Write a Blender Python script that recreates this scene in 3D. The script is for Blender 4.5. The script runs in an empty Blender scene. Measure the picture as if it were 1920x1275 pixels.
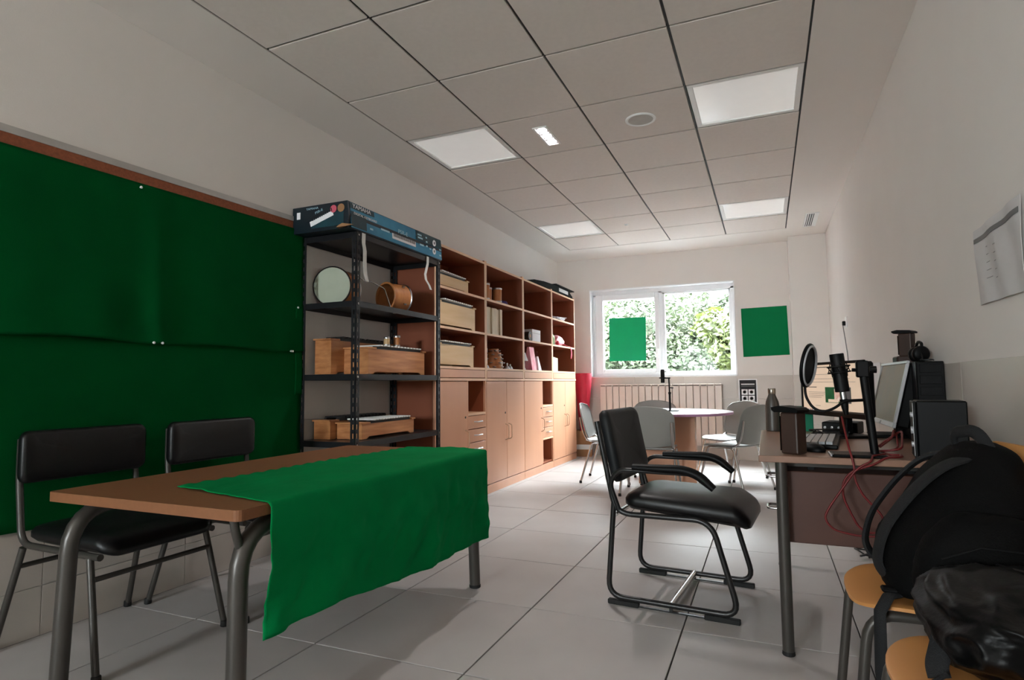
import bpy, bmesh, math, random
from mathutils import Vector, Matrix, noise
random.seed(7)
S = bpy.context.scene
C = S.collection
PI = math.pi

# ------------------------------------------------------------------ camera
cam = bpy.data.cameras.new('camera'); camo = bpy.data.objects.new('camera', cam); C.objects.link(camo); S.camera = camo
yaw, pit, rol, F = 0.4033, 0.0725, 0.0098, 1114.9
ca, sa, cb, sb, cc, sc = math.cos(yaw), math.sin(yaw), math.cos(pit), math.sin(pit), math.cos(rol), math.sin(rol)
Rm = Matrix(((ca,-sa,0),(sa,ca,0),(0,0,1))) @ Matrix(((1,0,0),(0,cb,-sb),(0,sb,cb))) @ Matrix(((cc,0,sc),(0,1,0),(-sc,0,cc)))
Mc = Matrix((Rm.col[0], Rm.col[2], -Rm.col[1])).transposed().to_4x4()
Mc.translation = Vector((2.154, -6.873, 0.923)); camo.matrix_world = Mc
cam.sensor_width = 36; cam.sensor_fit = 'HORIZONTAL'; cam.lens = F/1920*36; cam.clip_start = .02; cam.clip_end = 300

# ------------------------------------------------------------------ world, light, exposure
W = bpy.data.worlds.new('world'); S.world = W; W.use_nodes = True
bg = W.node_tree.nodes['Background']; bg.inputs[0].default_value = (.89, .948, 1, 1); bg.inputs[1].default_value = 26.0
for nm, lx, ly, lz, sx_, sy_, ry in (('added_window_portal', .225, -11.62, 1.6, 1.05, .9, PI/2),):  # portal for the added rear window
    p2 = bpy.data.lights.new(nm, 'AREA'); p2.shape = 'RECTANGLE'; p2.size = sx_; p2.size_y = sy_; p2.cycles.is_portal = True
    o2 = bpy.data.objects.new(nm, p2); C.objects.link(o2); o2.location = (lx, ly, lz); o2.rotation_euler = (ry, 0, 0)
pl = bpy.data.lights.new('window_portal', 'AREA'); pl.shape = 'RECTANGLE'; pl.size = 1.75; pl.size_y = 1.1; pl.cycles.is_portal = True
po = bpy.data.objects.new('window_portal', pl); C.objects.link(po); po.location = (.95, .92, 1.55); po.rotation_euler = (-PI/2, 0, 0)
sn = bpy.data.lights.new('sun', 'SUN'); sn.energy = 1.2; sn.angle = .05; sn.color = (1, .95, .82)
so = bpy.data.objects.new('sun', sn); C.objects.link(so); so.rotation_euler = (math.radians(38), 0, math.radians(-25))
vs = S.view_settings; vs.view_transform = 'Standard'; vs.look = 'None'; vs.gamma = 1; vs.use_curve_mapping = False; vs.exposure = 1.95
S.cycles.max_bounces = 14; S.cycles.diffuse_bounces = 10; S.cycles.transparent_max_bounces = 12

# ------------------------------------------------------------------ materials
def lin(c): return tuple((x/255/12.92 if x/255 <= .04045 else ((x/255+.055)/1.055)**2.4) for x in c)
def mat(name, rgb, rough=.6, metal=0, var=.06, scale=12, bump=0, bscale=60, spec=.5, stretch=None, rgb2=None, emit=0, trans=0):
    m = bpy.data.materials.new(name); m.use_nodes = True; nt = m.node_tree; N = nt.nodes; L = nt.links
    b = N['Principled BSDF']; b.inputs['Roughness'].default_value = rough; b.inputs['Metallic'].default_value = metal
    b.inputs['Specular IOR Level'].default_value = spec
    c = lin(rgb); c2 = lin(rgb2) if rgb2 else tuple(max(0, x*(1-var*2)) for x in c)
    tc = N.new('ShaderNodeTexCoord'); mp = N.new('ShaderNodeMapping'); L.new(tc.outputs['Object'], mp.inputs[0])
    if stretch: mp.inputs['Scale'].default_value = stretch
    nz = N.new('ShaderNodeTexNoise'); nz.inputs['Scale'].default_value = scale; nz.inputs['Detail'].default_value = 4
    L.new(mp.outputs[0], nz.inputs[0])
    r = N.new('ShaderNodeValToRGB'); r.color_ramp.elements[0].position = .3; r.color_ramp.elements[1].position = .7
    r.color_ramp.elements[0].color = (*c2, 1); r.color_ramp.elements[1].color = (*c, 1)
    L.new(nz.outputs[0], r.inputs[0]); L.new(r.outputs[0], b.inputs['Base Color'])
    if emit:
        b.inputs['Emission Strength'].default_value = emit; L.new(r.outputs[0], b.inputs['Emission Color'])
    if bump:
        n2 = N.new('ShaderNodeTexNoise'); n2.inputs['Scale'].default_value = bscale; L.new(mp.outputs[0], n2.inputs[0])
        bp = N.new('ShaderNodeBump'); bp.inputs['Strength'].default_value = bump; bp.inputs['Distance'].default_value = .005
        L.new(n2.outputs[0], bp.inputs['Height']); L.new(bp.outputs[0], b.inputs['Normal'])
    if trans:
        t = N.new('ShaderNodeBsdfTranslucent'); L.new(r.outputs[0], t.inputs[0]); mx = N.new('ShaderNodeMixShader')
        mx.inputs[0].default_value = trans; L.new(b.outputs[0], mx.inputs[1]); L.new(t.outputs[0], mx.inputs[2])
        L.new(mx.outputs[0], N['Material Output'].inputs[0])
    return m
def glass_mat():
    m = bpy.data.materials.new('glass'); m.use_nodes = True; N = m.node_tree.nodes; L = m.node_tree.links
    N.remove(N['Principled BSDF']); t = N.new('ShaderNodeBsdfTransparent'); g = N.new('ShaderNodeBsdfGlossy'); g.inputs['Roughness'].default_value = .02
    t.inputs[0].default_value = (.95, .97, .96, 1)
    mx = N.new('ShaderNodeMixShader'); f = N.new('ShaderNodeFresnel'); f.inputs[0].default_value = 1.08; L.new(f.outputs[0], mx.inputs[0]); L.new(t.outputs[0], mx.inputs[1]); L.new(g.outputs[0], mx.inputs[2])
    L.new(mx.outputs[0], N['Material Output'].inputs[0]); return m
M = dict(
 plaster=mat('white_wall_plaster', (226,221,216), .85, var=.015, scale=3, bump=.06, bscale=220),
 ceil=mat('white_ceiling_board', (228,222,216), .8, var=.012, scale=2),
 ctile=mat('ceiling_tile', (226,218,211), .75, var=.02, scale=40),
 black=mat('matte_black_metal', (22,22,23), .5, var=.1),
 tbar=mat('dark_ceiling_channel', (30,30,30), .6),
 dado=mat('grey_beige_wall_tile', (196,188,180), .35, var=.03, scale=2.5),
 grout=mat('grout', (176,170,166), .9),
 ftile=mat('grey_porcelain_floor_tile', (186,181,179), .5, var=.035, scale=2.2, bump=.03, bscale=90, spec=.35, rgb2=(175,169,167)),
 fgrout=mat('floor_grout', (92,89,87), .9),
 white=mat('white_plastic', (238,238,236), .35, var=.01),
 upvc=mat('white_window_frame', (236,238,240), .3, var=.01),
 diff=mat('opal_lamp_diffuser', (250,250,247), .16, var=.01, spec=1, emit=.065),  # faint glow added to lift the panels above the tiles
 laminate=mat('beech_laminate', (208,154,122), .42, var=.04, scale=6, stretch=(1,1,.12)),
 lamedge=mat('beech_edge_band', (226,186,152), .5, var=.03, scale=9),
 lamshaded=mat('beech_laminate_shaded', (140,74,46), .5, var=.04, scale=6, stretch=(1,1,.2)),  # same beech, with interior shade and reddish bounce put into the colour
 handle=mat('beige_wire_handle', (196,160,132), .35, var=.02),
 satin=mat('satin_metal', (200,200,202), .3, 1, var=.02),
 pine=mat('pale_pine_plywood', (222,190,146), .5, scale=5, stretch=(1,.25,3), rgb2=(206,168,118)),
 oak=mat('grained_orange_plywood', (204,142,92), .45, scale=9, stretch=(1,.35,4), rgb2=(160,98,54)),
 darkwood=mat('dark_brown_wood', (50,32,24), .5, scale=12, stretch=(1,1,.3), rgb2=(60,38,28)),
 tabletop=mat('brown_table_laminate', (130,86,58), .45, scale=60, var=.05, spec=.3),
 desktop=mat('desk_laminate', (146,112,94), .3, scale=14, stretch=(1,.2,1), var=.06),
 deskside=mat('desk_side_panel_laminate', (78,44,32), .5, scale=9, var=.05),
 roundtop=mat('pale_round_tabletop', (222,220,226), .22, var=.02),
 roundedge=mat('mauve_table_edging', (168,120,150), .4),
 frame=mat('warm_grey_tube_paint', (72,68,64), .35, .3, var=.04),
 armframe=mat('dark_grey_tube_paint', (40,39,39), .32, .3, var=.04),
 chrome=mat('brushed_chrome', (190,188,186), .2, 1, var=.02),
 vinyl=mat('black_vinyl', (7,6,8), .42, var=.08, spec=.45, bump=.08, bscale=400),
 greyvinyl=mat('charcoal_vinyl', (27,29,31), .55, spec=.25, var=.05, bump=.05, bscale=400),
 greypl=mat('grey_plastic_shell', (140,140,136), .32, var=.02),
 rubber=mat('black_rubber', (14,14,14), .7),
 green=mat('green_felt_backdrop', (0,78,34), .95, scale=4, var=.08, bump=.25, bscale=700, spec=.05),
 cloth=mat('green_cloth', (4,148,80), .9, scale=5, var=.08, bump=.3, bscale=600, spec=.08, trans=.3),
 gpaper=mat('green_paper', (2,118,68), .8, var=.02, spec=.15),
 gpaper2=mat('green_paper_on_glass', (0,136,100), .7, var=.02, trans=.35),
 cork=mat('brown_cork_board', (150,84,54), .85, scale=90, var=.15),
 rail=mat('pale_aluminium_rail', (186,182,178), .4, .2),
 shelf=mat('dark_grey_shelf_steel', (34,34,37), .34, .2, var=.06),
 radiator=mat('cream_radiator_enamel', (214,200,190), .35, var=.01),
 paper=mat('white_paper', (236,236,238), .8, var=.02),
 paper2=mat('off_white_paper', (206,204,204), .8, var=.03),
 ink=mat('dark_ink', (34,34,38), .7),
 greyink=mat('grey_ink', (120,118,118), .7),
 boxblue=mat('blue_printed_card', (56,146,182), .4, scale=5, rgb2=(28,108,144)),
 boxdark=mat('dark_navy_printed_card', (16,24,36), .35, scale=6, rgb2=(10,34,40)),
 boxteal=mat('teal_printed_card', (12,66,76), .4, scale=9, rgb2=(6,40,50)),
 boxpale=mat('pale_blue_print', (168,206,220), .5),
 cardboard=mat('brown_cardboard', (160,116,78), .8, scale=9, var=.1),
 pinkprint=mat('pink_print', (206,84,104), .6),
 tape=mat('clear_white_tape', (210,210,206), .25, var=.03),
 drumskin=mat('grey_green_drum_skin', (176,184,164), .5, scale=3, rgb2=(150,158,136)),
 drumwood=mat('orange_drum_shell', (196,132,80), .4, scale=9, stretch=(1,4,1), rgb2=(170,104,58)),
 inside=mat('dark_drum_inside', (44,24,18), .8),
 beige=mat('pale_beige_board', (214,198,168), .6, scale=12, stretch=(1,3,.2), var=.08),
 red=mat('crimson_paper', (206,30,62), .5, var=.05),
 pink=mat('pink_print_bag', (240,120,140), .6, scale=12, rgb2=(250,190,196)),
 purple=mat('purple_cloth', (70,52,120), .8),
 lime=mat('pale_green_cover', (196,220,170), .6),
 steel=mat('brushed_bottle_steel', (176,168,156), .3, 1),
 bottle=mat('grey_brown_bottle_paint', (70,64,58), .4, var=.03),
 plblack=mat('black_plastic', (4,4,5), .5, var=.06, spec=.2),
 pldark=mat('dark_grey_plastic', (13,13,14), .55, spec=.2),
 silver=mat('silver_plastic', (196,196,200), .35, .3),
 keycap=mat('pale_grey_keycaps', (168,170,174), .4),
 screen=mat('lit_web_page', (226,200,176), .5, var=.02, scale=2, emit=.12, spec=.2),
 screen2=mat('lit_photo_screen', (130,108,84), .5, scale=5, rgb2=(112,104,90), emit=.03, spec=.2),
 scr_ink=mat('screen_dark_print', (90,80,72), .5, emit=.01),
 scr_green=mat('screen_green', (10,110,60), .5, emit=.05, scale=30, rgb2=(4,60,34)),
 scr_red=mat('screen_orange', (210,110,70), .5, emit=.08, scale=60, rgb2=(240,230,220)),
 cable=mat('red_cable', (104,12,16), .5),
 bcable=mat('black_cable', (12,12,12), .5),
 nylon=mat('black_nylon', (2,2,2), .8, scale=30, var=.15, bump=.3, bscale=300, spec=.15),
 nylon2=mat('glossy_black_nylon', (2,2,3), .42, scale=20, var=.15, bump=.12, spec=.22, bscale=120),
 strap=mat('dark_slate_webbing', (11,12,15), .8, bump=.4, bscale=500),
 ply=mat('yellow_beech_seat', (206,142,80), .42, scale=7, stretch=(1,.3,1), rgb2=(210,150,84)),
 plyedge=mat('beech_seat_edge', (160,98,60), .6),
 led=mat('lit_led', (255,246,250), .4, emit=14),
 grille=mat('pale_speaker_grille', (196,192,186), .6, bump=.6, bscale=900),
 leaf=mat('sunlit_leaf', (52,58,18), .6, scale=.9, rgb2=(34,43,14), trans=.3),
 leaf2=mat('hillside_leaf', (42,50,25), .7, scale=.7, rgb2=(29,39,25), trans=.15),
 bark=mat('tree_bark', (96,84,70), .9),
 hill=mat('dry_hillside_earth', (42,41,44), .95, scale=.8, rgb2=(33,33,35)),
 glass=glass_mat(),
)

# ------------------------------------------------------------------ helpers
def mesh_obj(name, bm, m, parent=None, loc=None, rot=None, smooth=None):
    me = bpy.data.meshes.new(name)
    if smooth is not None:
        for f in bm.faces: f.smooth = True
    bmesh.ops.recalc_face_normals(bm, faces=bm.faces[:])
    bm.to_mesh(me); bm.free(); me.materials.append(M[m] if isinstance(m, str) else m)
    if smooth: me.set_sharp_from_angle(angle=smooth)
    o = bpy.data.objects.new(name, me); C.objects.link(o)
    if parent: o.parent = parent
    if loc: o.location = loc
    if rot: o.rotation_euler = rot
    return o
def data_obj(name, me, parent=None, loc=None, rot=None):
    o = bpy.data.objects.new(name, me); C.objects.link(o)
    if parent: o.parent = parent
    if loc: o.location = loc
    if rot: o.rotation_euler = rot
    return o
def tag(o, label=None, cat=None, group=None, kind=None):
    if label: o['label'] = label
    if cat: o['category'] = cat
    if group: o['group'] = group
    if kind: o['kind'] = kind
    return o
def thing(name, label, cat, loc=(0,0,0), rz=0, group=None, rot=None):
    o = bpy.data.objects.new(name, None); C.objects.link(o); o.empty_display_size = .05
    o.location = loc; o.rotation_euler = rot if rot else (0,0,rz)
    return tag(o, label, cat, group)
def B(): return bmesh.new()
def box(bm, x0, x1, y0, y1, z0, z1, bev=0, seg=1, mtx=None):
    r = bmesh.ops.create_cube(bm, size=1); vs = r['verts']
    for v in vs:
        v.co = Vector(((x0+x1)/2+v.co.x*(x1-x0), (y0+y1)/2+v.co.y*(y1-y0), (z0+z1)/2+v.co.z*(z1-z0)))
    if bev:
        es = list({e for v in vs for e in v.link_edges})
        rr = bmesh.ops.bevel(bm, geom=es, offset=bev, segments=seg, affect='EDGES', profile=.5)
        vs = list({v for f in rr['faces'] for v in f.verts} | {v for v in vs if v.is_valid})
    if mtx is not None: bmesh.ops.transform(bm, matrix=mtx, verts=vs)
    return vs
def bx(*a, **k):
    bm = B(); box(bm, *a, **k); return bm
def fillet(pts, r, n=6, closed=False):
    P = [Vector(p) for p in pts]; out = []; N = len(P)
    for i in range(N):
        if not closed and i in (0, N-1): out.append(P[i]); continue
        a, b, c = P[i-1], P[i], P[(i+1) % N]
        d1 = (a-b); d2 = (c-b); rr = min(r, d1.length*.49, d2.length*.49)
        p1 = b+d1.normalized()*rr; p2 = b+d2.normalized()*rr
        for k in range(n+1):
            t = k/n; out.append(p1*(1-t)**2+b*2*t*(1-t)+p2*t*t)
    return out
def tube(bm, pts, r, seg=10, closed=False, rx=None):
    P = [Vector(p) for p in pts]; N = len(P); rings = []
    up = None
    for i in range(N):
        if closed: t = P[(i+1) % N]-P[i-1]
        else: t = P[min(i+1, N-1)]-P[max(i-1, 0)]
        if t.length < 1e-9: t = Vector((0,0,1))
        t.normalize()
        if up is None:
            up = Vector((0,0,1)) if abs(t.z) < .9 else Vector((1,0,0))
            up = (up-t*up.dot(t)).normalized()
        else:
            u2 = up-t*up.dot(t); up = u2.normalized() if u2.length > 1e-6 else up
        s = t.cross(up); rr = r[i] if isinstance(r, (list, tuple)) else r
        ra = rx if rx else rr
        rings.append([bm.verts.new(P[i]+up*math.cos(2*PI*k/seg)*rr+s*math.sin(2*PI*k/seg)*ra) for k in range(seg)])
    for i in range(N if closed else N-1):
        a, b = rings[i], rings[(i+1) % N]
        for k in range(seg): bm.faces.new((a[k], a[(k+1) % seg], b[(k+1) % seg], b[k]))
    if not closed: bm.faces.new(rings[0][::-1]); bm.faces.new(rings[-1])
def tb(pts, r, seg=10, fl=0, closed=False, rx=None):
    bm = B(); tube(bm, fillet(pts, fl, closed=closed) if fl else pts, r, seg, closed, rx); return bm
def lathe(bm, prof, seg=24, cx=0, cy=0, cz=0, mtx=None):
    rings = []; new = []
    for r, z in prof:
        if r < 1e-6: v = bm.verts.new((cx, cy, cz+z)); rings.append([v]); new.append(v)
        else:
            ring = [bm.verts.new((cx+r*math.cos(2*PI*k/seg), cy+r*math.sin(2*PI*k/seg), cz+z)) for k in range(seg)]; rings.append(ring); new += ring
    for a, b in zip(rings, rings[1:]):
        for k in range(seg):
            k2 = (k+1) % seg
            if len(a) == 1 and len(b) == 1: continue
            if len(a) == 1: bm.faces.new((a[0], b[k], b[k2]))
            elif len(b) == 1: bm.faces.new((a[k], a[k2], b[0]))
            else: bm.faces.new((a[k], a[k2], b[k2], b[k]))
    if len(rings[0]) > 1: bm.faces.new(rings[0][::-1])
    if len(rings[-1]) > 1: bm.faces.new(rings[-1])
    if mtx is not None: bmesh.ops.transform(bm, matrix=mtx, verts=new)
def lt(prof, seg=24, **k):
    bm = B(); lathe(bm, prof, seg, **k); return bm
def poly_prism(bm, pts, z0, z1, axis='z'):
    def mk(p, h):
        if axis == 'z': return (p[0], p[1], h)
        if axis == 'y': return (p[0], h, p[1])
        return (h, p[0], p[1])
    a = [bm.verts.new(mk(p, z0)) for p in pts]; b = [bm.verts.new(mk(p, z1)) for p in pts]; n = len(pts)
    bm.faces.new(a); bm.faces.new(b[::-1])
    for i in range(n): bm.faces.new((a[i], a[(i+1) % n], b[(i+1) % n], b[i]))
def rrect(w, d, r, n=6):
    pts = []
    for cx, cy, a0 in ((w/2-r, d/2-r, 0), (-w/2+r, d/2-r, PI/2), (-w/2+r, -d/2+r, PI), (w/2-r, -d/2+r, 1.5*PI)):
        for k in range(n+1):
            a = a0+PI/2*k/n; pts.append((cx+r*math.cos(a), cy+r*math.sin(a)))
    return pts
def surf(bm, fn, nu, nv, thick=0, back=None):
    g = [[bm.verts.new(fn(i/nu, j/nv)) for j in range(nv+1)] for i in range(nu+1)]
    fs = [bm.faces.new((g[i][j], g[i+1][j], g[i+1][j+1], g[i][j+1])) for i in range(nu) for j in range(nv)]
    if thick:
        bm.normal_update()
        bmesh.ops.solidify(bm, geom=fs, thickness=thick)
    return g
def cushion(w, d, h, r=.04, bul=.3, n=14):
    # soft pad centred at the origin, rounded outline, domed top; w along x, d along y
    bm = B(); out = rrect(w, d, r, 6); N = len(out)
    levels = [(.93, -h/2), (1, -h*.2), (1, h*.12), (.96, h*.36), (.85, h*.5), (.5, h*(.5+bul*.14)), (.0, h*(.5+bul*.2))]
    rings = []
    for s, z in levels:
        if s == 0: rings.append([bm.verts.new((0,0,z))]); continue
        inset = (1-s)*min(w, d)*.5
        rings.append([bm.verts.new((x*(w-2*inset)/w, y*(d-2*inset)/d, z)) for x, y in out])
    bm.faces.new(rings[0][::-1])
    for a, b in zip(rings, rings[1:]):
        for k in range(N):
            if len(b) == 1: bm.faces.new((a[k], a[(k+1) % N], b[0]))
            else: bm.faces.new((a[k], a[(k+1) % N], b[(k+1) % N], b[k]))
    return bm
def bend(bm, fn):
    for v in bm.verts: v.co = Vector(fn(v.co))
    return bm
_txt = {}
def text(body, size, m, parent, loc, rot, name='lettering', sx=1):
    cu = bpy.data.curves.new('lettering_curve', 'FONT'); cu.body = body; cu.size = size; cu.extrude = .0004; cu.align_x = 'LEFT'
    t = bpy.data.objects.new('tmp', cu); C.objects.link(t)
    dg = bpy.context.evaluated_depsgraph_get(); me = bpy.data.meshes.new_from_object(t.evaluated_get(dg)); bpy.data.objects.remove(t)
    me.materials.clear(); me.materials.append(M[m]); o = data_obj(name, me, parent, loc, rot); o.scale = (sx, 1, 1); return o
def struct(o): o['kind'] = 'structure'; return o

H = 2.535; XL, XR, YB, YF = -.383, 2.805, .64, -11.4  # YF set far back to even out light from the added rear window
# ------------------------------------------------------------------ setting: floor
fl = struct(mesh_obj('floor', bx(XL-.15, XR+.15, YF-.15, YB+.15, -.12, -.008), 'fgrout'))
def tile_mesh(name, w, d, t, bev, m, gap):
    bm = bx(-w/2+gap/2, w/2-gap/2, -d/2+gap/2, d/2-gap/2, -t, 0, bev=bev)
    me = bpy.data.meshes.new(name); bmesh.ops.recalc_face_normals(bm, faces=bm.faces[:]); bm.to_mesh(me); bm.free(); me.materials.append(M[m]); return me
cache = {}
def cut(lo, hi, start, step):
    e = [lo]; k = math.ceil((lo-start)/step+1e-6)
    while start+k*step < hi-1e-6: e.append(start+k*step); k += 1
    e.append(hi); return list(zip(e, e[1:]))
def tiles(parent, name, us, vs_, place, t, bev, m, gap):
    for u0, u1 in us:
        for v0, v1 in vs_:
            if u1-u0 < .012 or v1-v0 < .012: continue
            key = (name, m, round(u1-u0, 3), round(v1-v0, 3))
            if key not in cache: cache[key] = tile_mesh(name, u1-u0, v1-v0, t, bev, m, gap)
            l, r = place((u0+u1)/2, (v0+v1)/2); data_obj(name, cache[key], parent, l, r)
tiles(fl, 'floor_tile', cut(XL, XR, .03, .6), cut(YF, YB, -.33, .6), lambda u, v: ((u, v, random.uniform(-.0004, .0004)), None), .0075, .0012, 'ftile', .0052)

# walls
wl = struct(mesh_obj('wall_left', bx(XL-.15, XL-.001, YF, YB, 0, H+.1), 'plaster'))
wr = struct(mesh_obj('wall_right', bx(XR+.001, XR+.15, YF, YB, 0, H+.1), 'plaster'))
bm = B()
for a in ((XL-.15,-.3,0,H+.1),(.75,XR+.15,0,H+.1),(-.3,.75,0,1.15),(-.3,.75,2.05,H+.1)): box(bm, a[0], a[1], YF-.2, YF, a[2], a[3])  # opening left for the added fill window
wf = struct(mesh_obj('wall_front', bm, 'plaster'))
w2 = struct(bpy.data.objects.new('added_rear_window', None)); C.objects.link(w2); w2.location = (-.3, YF-.12, 1.15)  # invented window behind the camera, added to brighten the near half
bm = B()
for a in ((0,.05,0,.9),(1.0,1.05,0,.9),(.5,.55,.05,.85),(.05,1.0,0,.05),(.05,1.0,.85,.9)): box(bm, a[0], a[1], -.03, .03, a[2], a[3], bev=.003)
mesh_obj('window_frame', bm, 'upvc', w2)
mesh_obj('pane', bx(.05, .50, -.003, .003, .05, .85), 'glass', w2); mesh_obj('pane', bx(.55, 1.0, -.003, .003, .05, .85), 'glass', w2)
WX0, WX1, WZ0, WZ1 = .057, 1.838, .983, 2.125
bm = B(); y0, y1 = YB+.001, YB+.30
box(bm, XL-.15, WX0, y0, y1, 0, H+.1); box(bm, WX1, XR+.15, y0, y1, 0, H+.1); box(bm, WX0, WX1, y0, y1, 0, WZ0); box(bm, WX0, WX1, y0, y1, WZ1, H+.1)
wb = struct(mesh_obj('wall_back', bm, 'plaster'))
pc = struct(mesh_obj('wall_pier', bx(2.43, XR, .395, YB, 0, H), 'plaster'))
rows = [(0,.184),(.184,.451),(.451,.718),(.718,.985)]
T = .006
tiles(wl, 'wall_tile', cut(YF, YB, -.06, .6), rows, lambda u, v: ((XL-.001+T, u, v), (PI/2, 0, PI/2)), T, .001, 'dado', .0025)
tiles(wr, 'wall_tile', cut(YF, .395, -.06, .6), rows, lambda u, v: ((XR+.001-T, u, v), (PI/2, 0, -PI/2)), T, .001, 'dado', .0025)
tiles(wb, 'wall_tile', cut(XL, 2.43, .03, .6), rows, lambda u, v: ((u, YB+.001-T, v), (PI/2, 0, 0)), T, .001, 'dado', .0025)
tiles(pc, 'wall_tile', [(2.43, XR)], rows, lambda u, v: ((u, .395-T, v), (PI/2, 0, 0)), T, .001, 'dado', .0025)

# ceiling: plaster border, dark channels, tiles
cl = struct(mesh_obj('ceiling', bx(XL-.15, XR+.15, YF-.15, YB+.3, H+.03, H+.12), 'tbar'))
bm = B(); R_ = 19
box(bm, XL, -.004, YF, YB, H, H+.029); box(bm, 2.404, XR, YF, YB, H, H+.029); box(bm, -.004, 2.404, .004, YB, H, H+.029)
mesh_obj('ceiling_border', bm, 'ceil', cl)
bm = B()
for i in range(5):
    box(bm, .6*i-.0045, .6*i+.0045, -11.4, 0, H+.006, H+.02)
for j in range(R_+1): box(bm, 0, 2.4, -.6*j-.0045, -.6*j+.0045, H+.007, H+.019)
mesh_obj('ceiling_channel', bm, 'tbar', cl)
lamps = {(0,5):'opal square ceiling light at left of the spotlight', (3,5):'opal square ceiling light near the right wall, nearest one', (0,1):'opal square ceiling light above the wooden cabinets near the window', (3,1):'far opal square ceiling light beside the slotted vent'}
key = tile_mesh('ceiling_tile', .6, .6, .018, .0015, 'ctile', .013)
for i in range(4):
    for j in range(R_):
        x, y = .3+.6*i, -.3-.6*j
        if (i, j) in lamps:
            t = thing('ceiling_light', lamps[(i,j)], 'light', (x, y, H))
            bm = B()
            for a in ((-.292,.292,-.292,-.262),(-.292,.292,.262,.292),(-.292,-.262,-.262,.262),(.262,.292,-.262,.262)): box(bm, *a, .002, .028, bev=.002)
            mesh_obj('lamp_frame', bm, 'white', t); mesh_obj('diffuser', bx(-.262,.262,-.262,.262,.010,.024, bev=.002), 'diff', t)
        else:
            data_obj('ceiling_tile', key, cl, (x, y, H+.0185+random.uniform(-.0005, .0005)))

# window
wn = struct(bpy.data.objects.new('window_1', None)); C.objects.link(wn); wn.location = (WX0, YB, WZ0)
w, h = WX1-WX0, WZ1-WZ0; FY = .12
bm = B()   # lining and white architrave
for a in ((0,.012,-.006,.26,0,h),(w-.012,w,-.006,.26,0,h),(0,w,-.006,.26,h-.012,h),(0,w,-.006,.26,0,.012)): box(bm, *a)
mesh_obj('window_lining', bm, 'upvc', wn)
bm = B()   # fixed outer frame with mullion
for a in ((.012,.062,.06,h-.05),(w-.055,w-.012,.05,h-.05),(.86,.915,.05,h-.05)): box(bm, a[0], a[1], FY, FY+.07, a[2], a[3], bev=.004)
box(bm, .012, w-.012, FY, FY+.07, h-.075, h-.012, bev=.004); box(bm, .012, w-.012, FY, FY+.07, .012, .062, bev=.004)
mesh_obj('window_frame', bm, 'upvc', wn)
bm = B()   # opening sash
for a in ((.05,.15,.05,h-.06),(.82,.875,.05,h-.06)): box(bm, a[0], a[1], FY-.022, FY+.045, a[2], a[3], bev=.006)
box(bm, .15, .82, FY-.022, FY+.045, .05, .105, bev=.006); box(bm, .15, .82, FY-.022, FY+.045, h-.135, h-.06, bev=.006)
sash = mesh_obj('window_sash', bm, 'upvc', wn)
bm = B()
for a in ((.915,.945,.05,h-.06),(w-.075,w-.05,.05,h-.06)): box(bm, a[0], a[1], FY+.01, FY+.05, a[2], a[3], bev=.003)
box(bm, .915, w-.05, FY+.01, FY+.05, .055, .072, bev=.003); box(bm, .915, w-.05, FY+.01, FY+.05, h-.095, h-.07, bev=.003)
mesh_obj('glazing_bead', bm, 'upvc', wn)
hd = B(); box(hd, .838, .862, FY-.036, FY-.022, .28, .36, bev=.004); box(hd, .842, .858, FY-.06, FY-.036, .33, .35, bev=.003); box(hd, .842, .858, FY-.065, FY-.050, .235, .35, bev=.004)
mesh_obj('window_handle', hd, 'white', wn)
mesh_obj('pane', bx(.145, .825, FY+.012, FY+.018, .1, h-.13), 'glass', wn)
mesh_obj('pane', bx(.94, w-.07, FY+.028, FY+.034, .068, h-.09), 'glass', wn)

# ------------------------------------------------------------------ outside: hillside and trees
def grid_obj(name, fn, nu, nv, m):
    bm = B(); surf(bm, fn, nu, nv); return mesh_obj(name, bm, m, smooth=3)
def hillz(x, y): return -3.0+max(0, (y-6))*.22+max(0, y-19)*.42+max(0, -x-9)*.5+noise.noise(Vector((x*.12, y*.12, 0)))*1.2  # left flank raised out of view to block low sky light
ho = grid_obj('hillside', lambda u, v: (-45+u*80, 2.5+v*60, hillz(-45+u*80, 2.5+v*60)), 50, 40, 'hill'); ho['kind'] = 'structure'
def leaves(name, blobs, n, size, m, parent, seed):
    rnd = random.Random(seed); verts = []; faces = []
    for cx, cy, cz, r in blobs:
        for _ in range(int(n)):
            d = Vector((rnd.gauss(0,1), rnd.gauss(0,1), rnd.gauss(0,1))).normalized()
            rr = r*(.62+.42*rnd.random())*(1+.3*noise.noise(d*2.3+Vector((cx,cy,cz))))
            p = Vector((cx,cy,cz))+Vector((d.x*rr, d.y*rr, d.z*rr*.85))
            a = Vector((rnd.gauss(0,1), rnd.gauss(0,1), rnd.gauss(0,.6))).normalized(); b = a.cross(d+Vector((.01,.3,.2)))
            if b.length < 1e-4: continue
            b.normalize(); s = size*rnd.uniform(.6, 1.35); i = len(verts)
            verts += [tuple(p-a*s), tuple(p-b*s*.5+d*s*.12), tuple(p+a*s), tuple(p+b*s*.5+d*s*.12)]; faces.append((i, i+1, i+2, i+3))
    me = bpy.data.meshes.new(name); me.from_pydata(verts, [], faces); me.materials.append(M[m])
    o = data_obj(name, me, parent); o['kind'] = 'stuff'; return o
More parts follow.
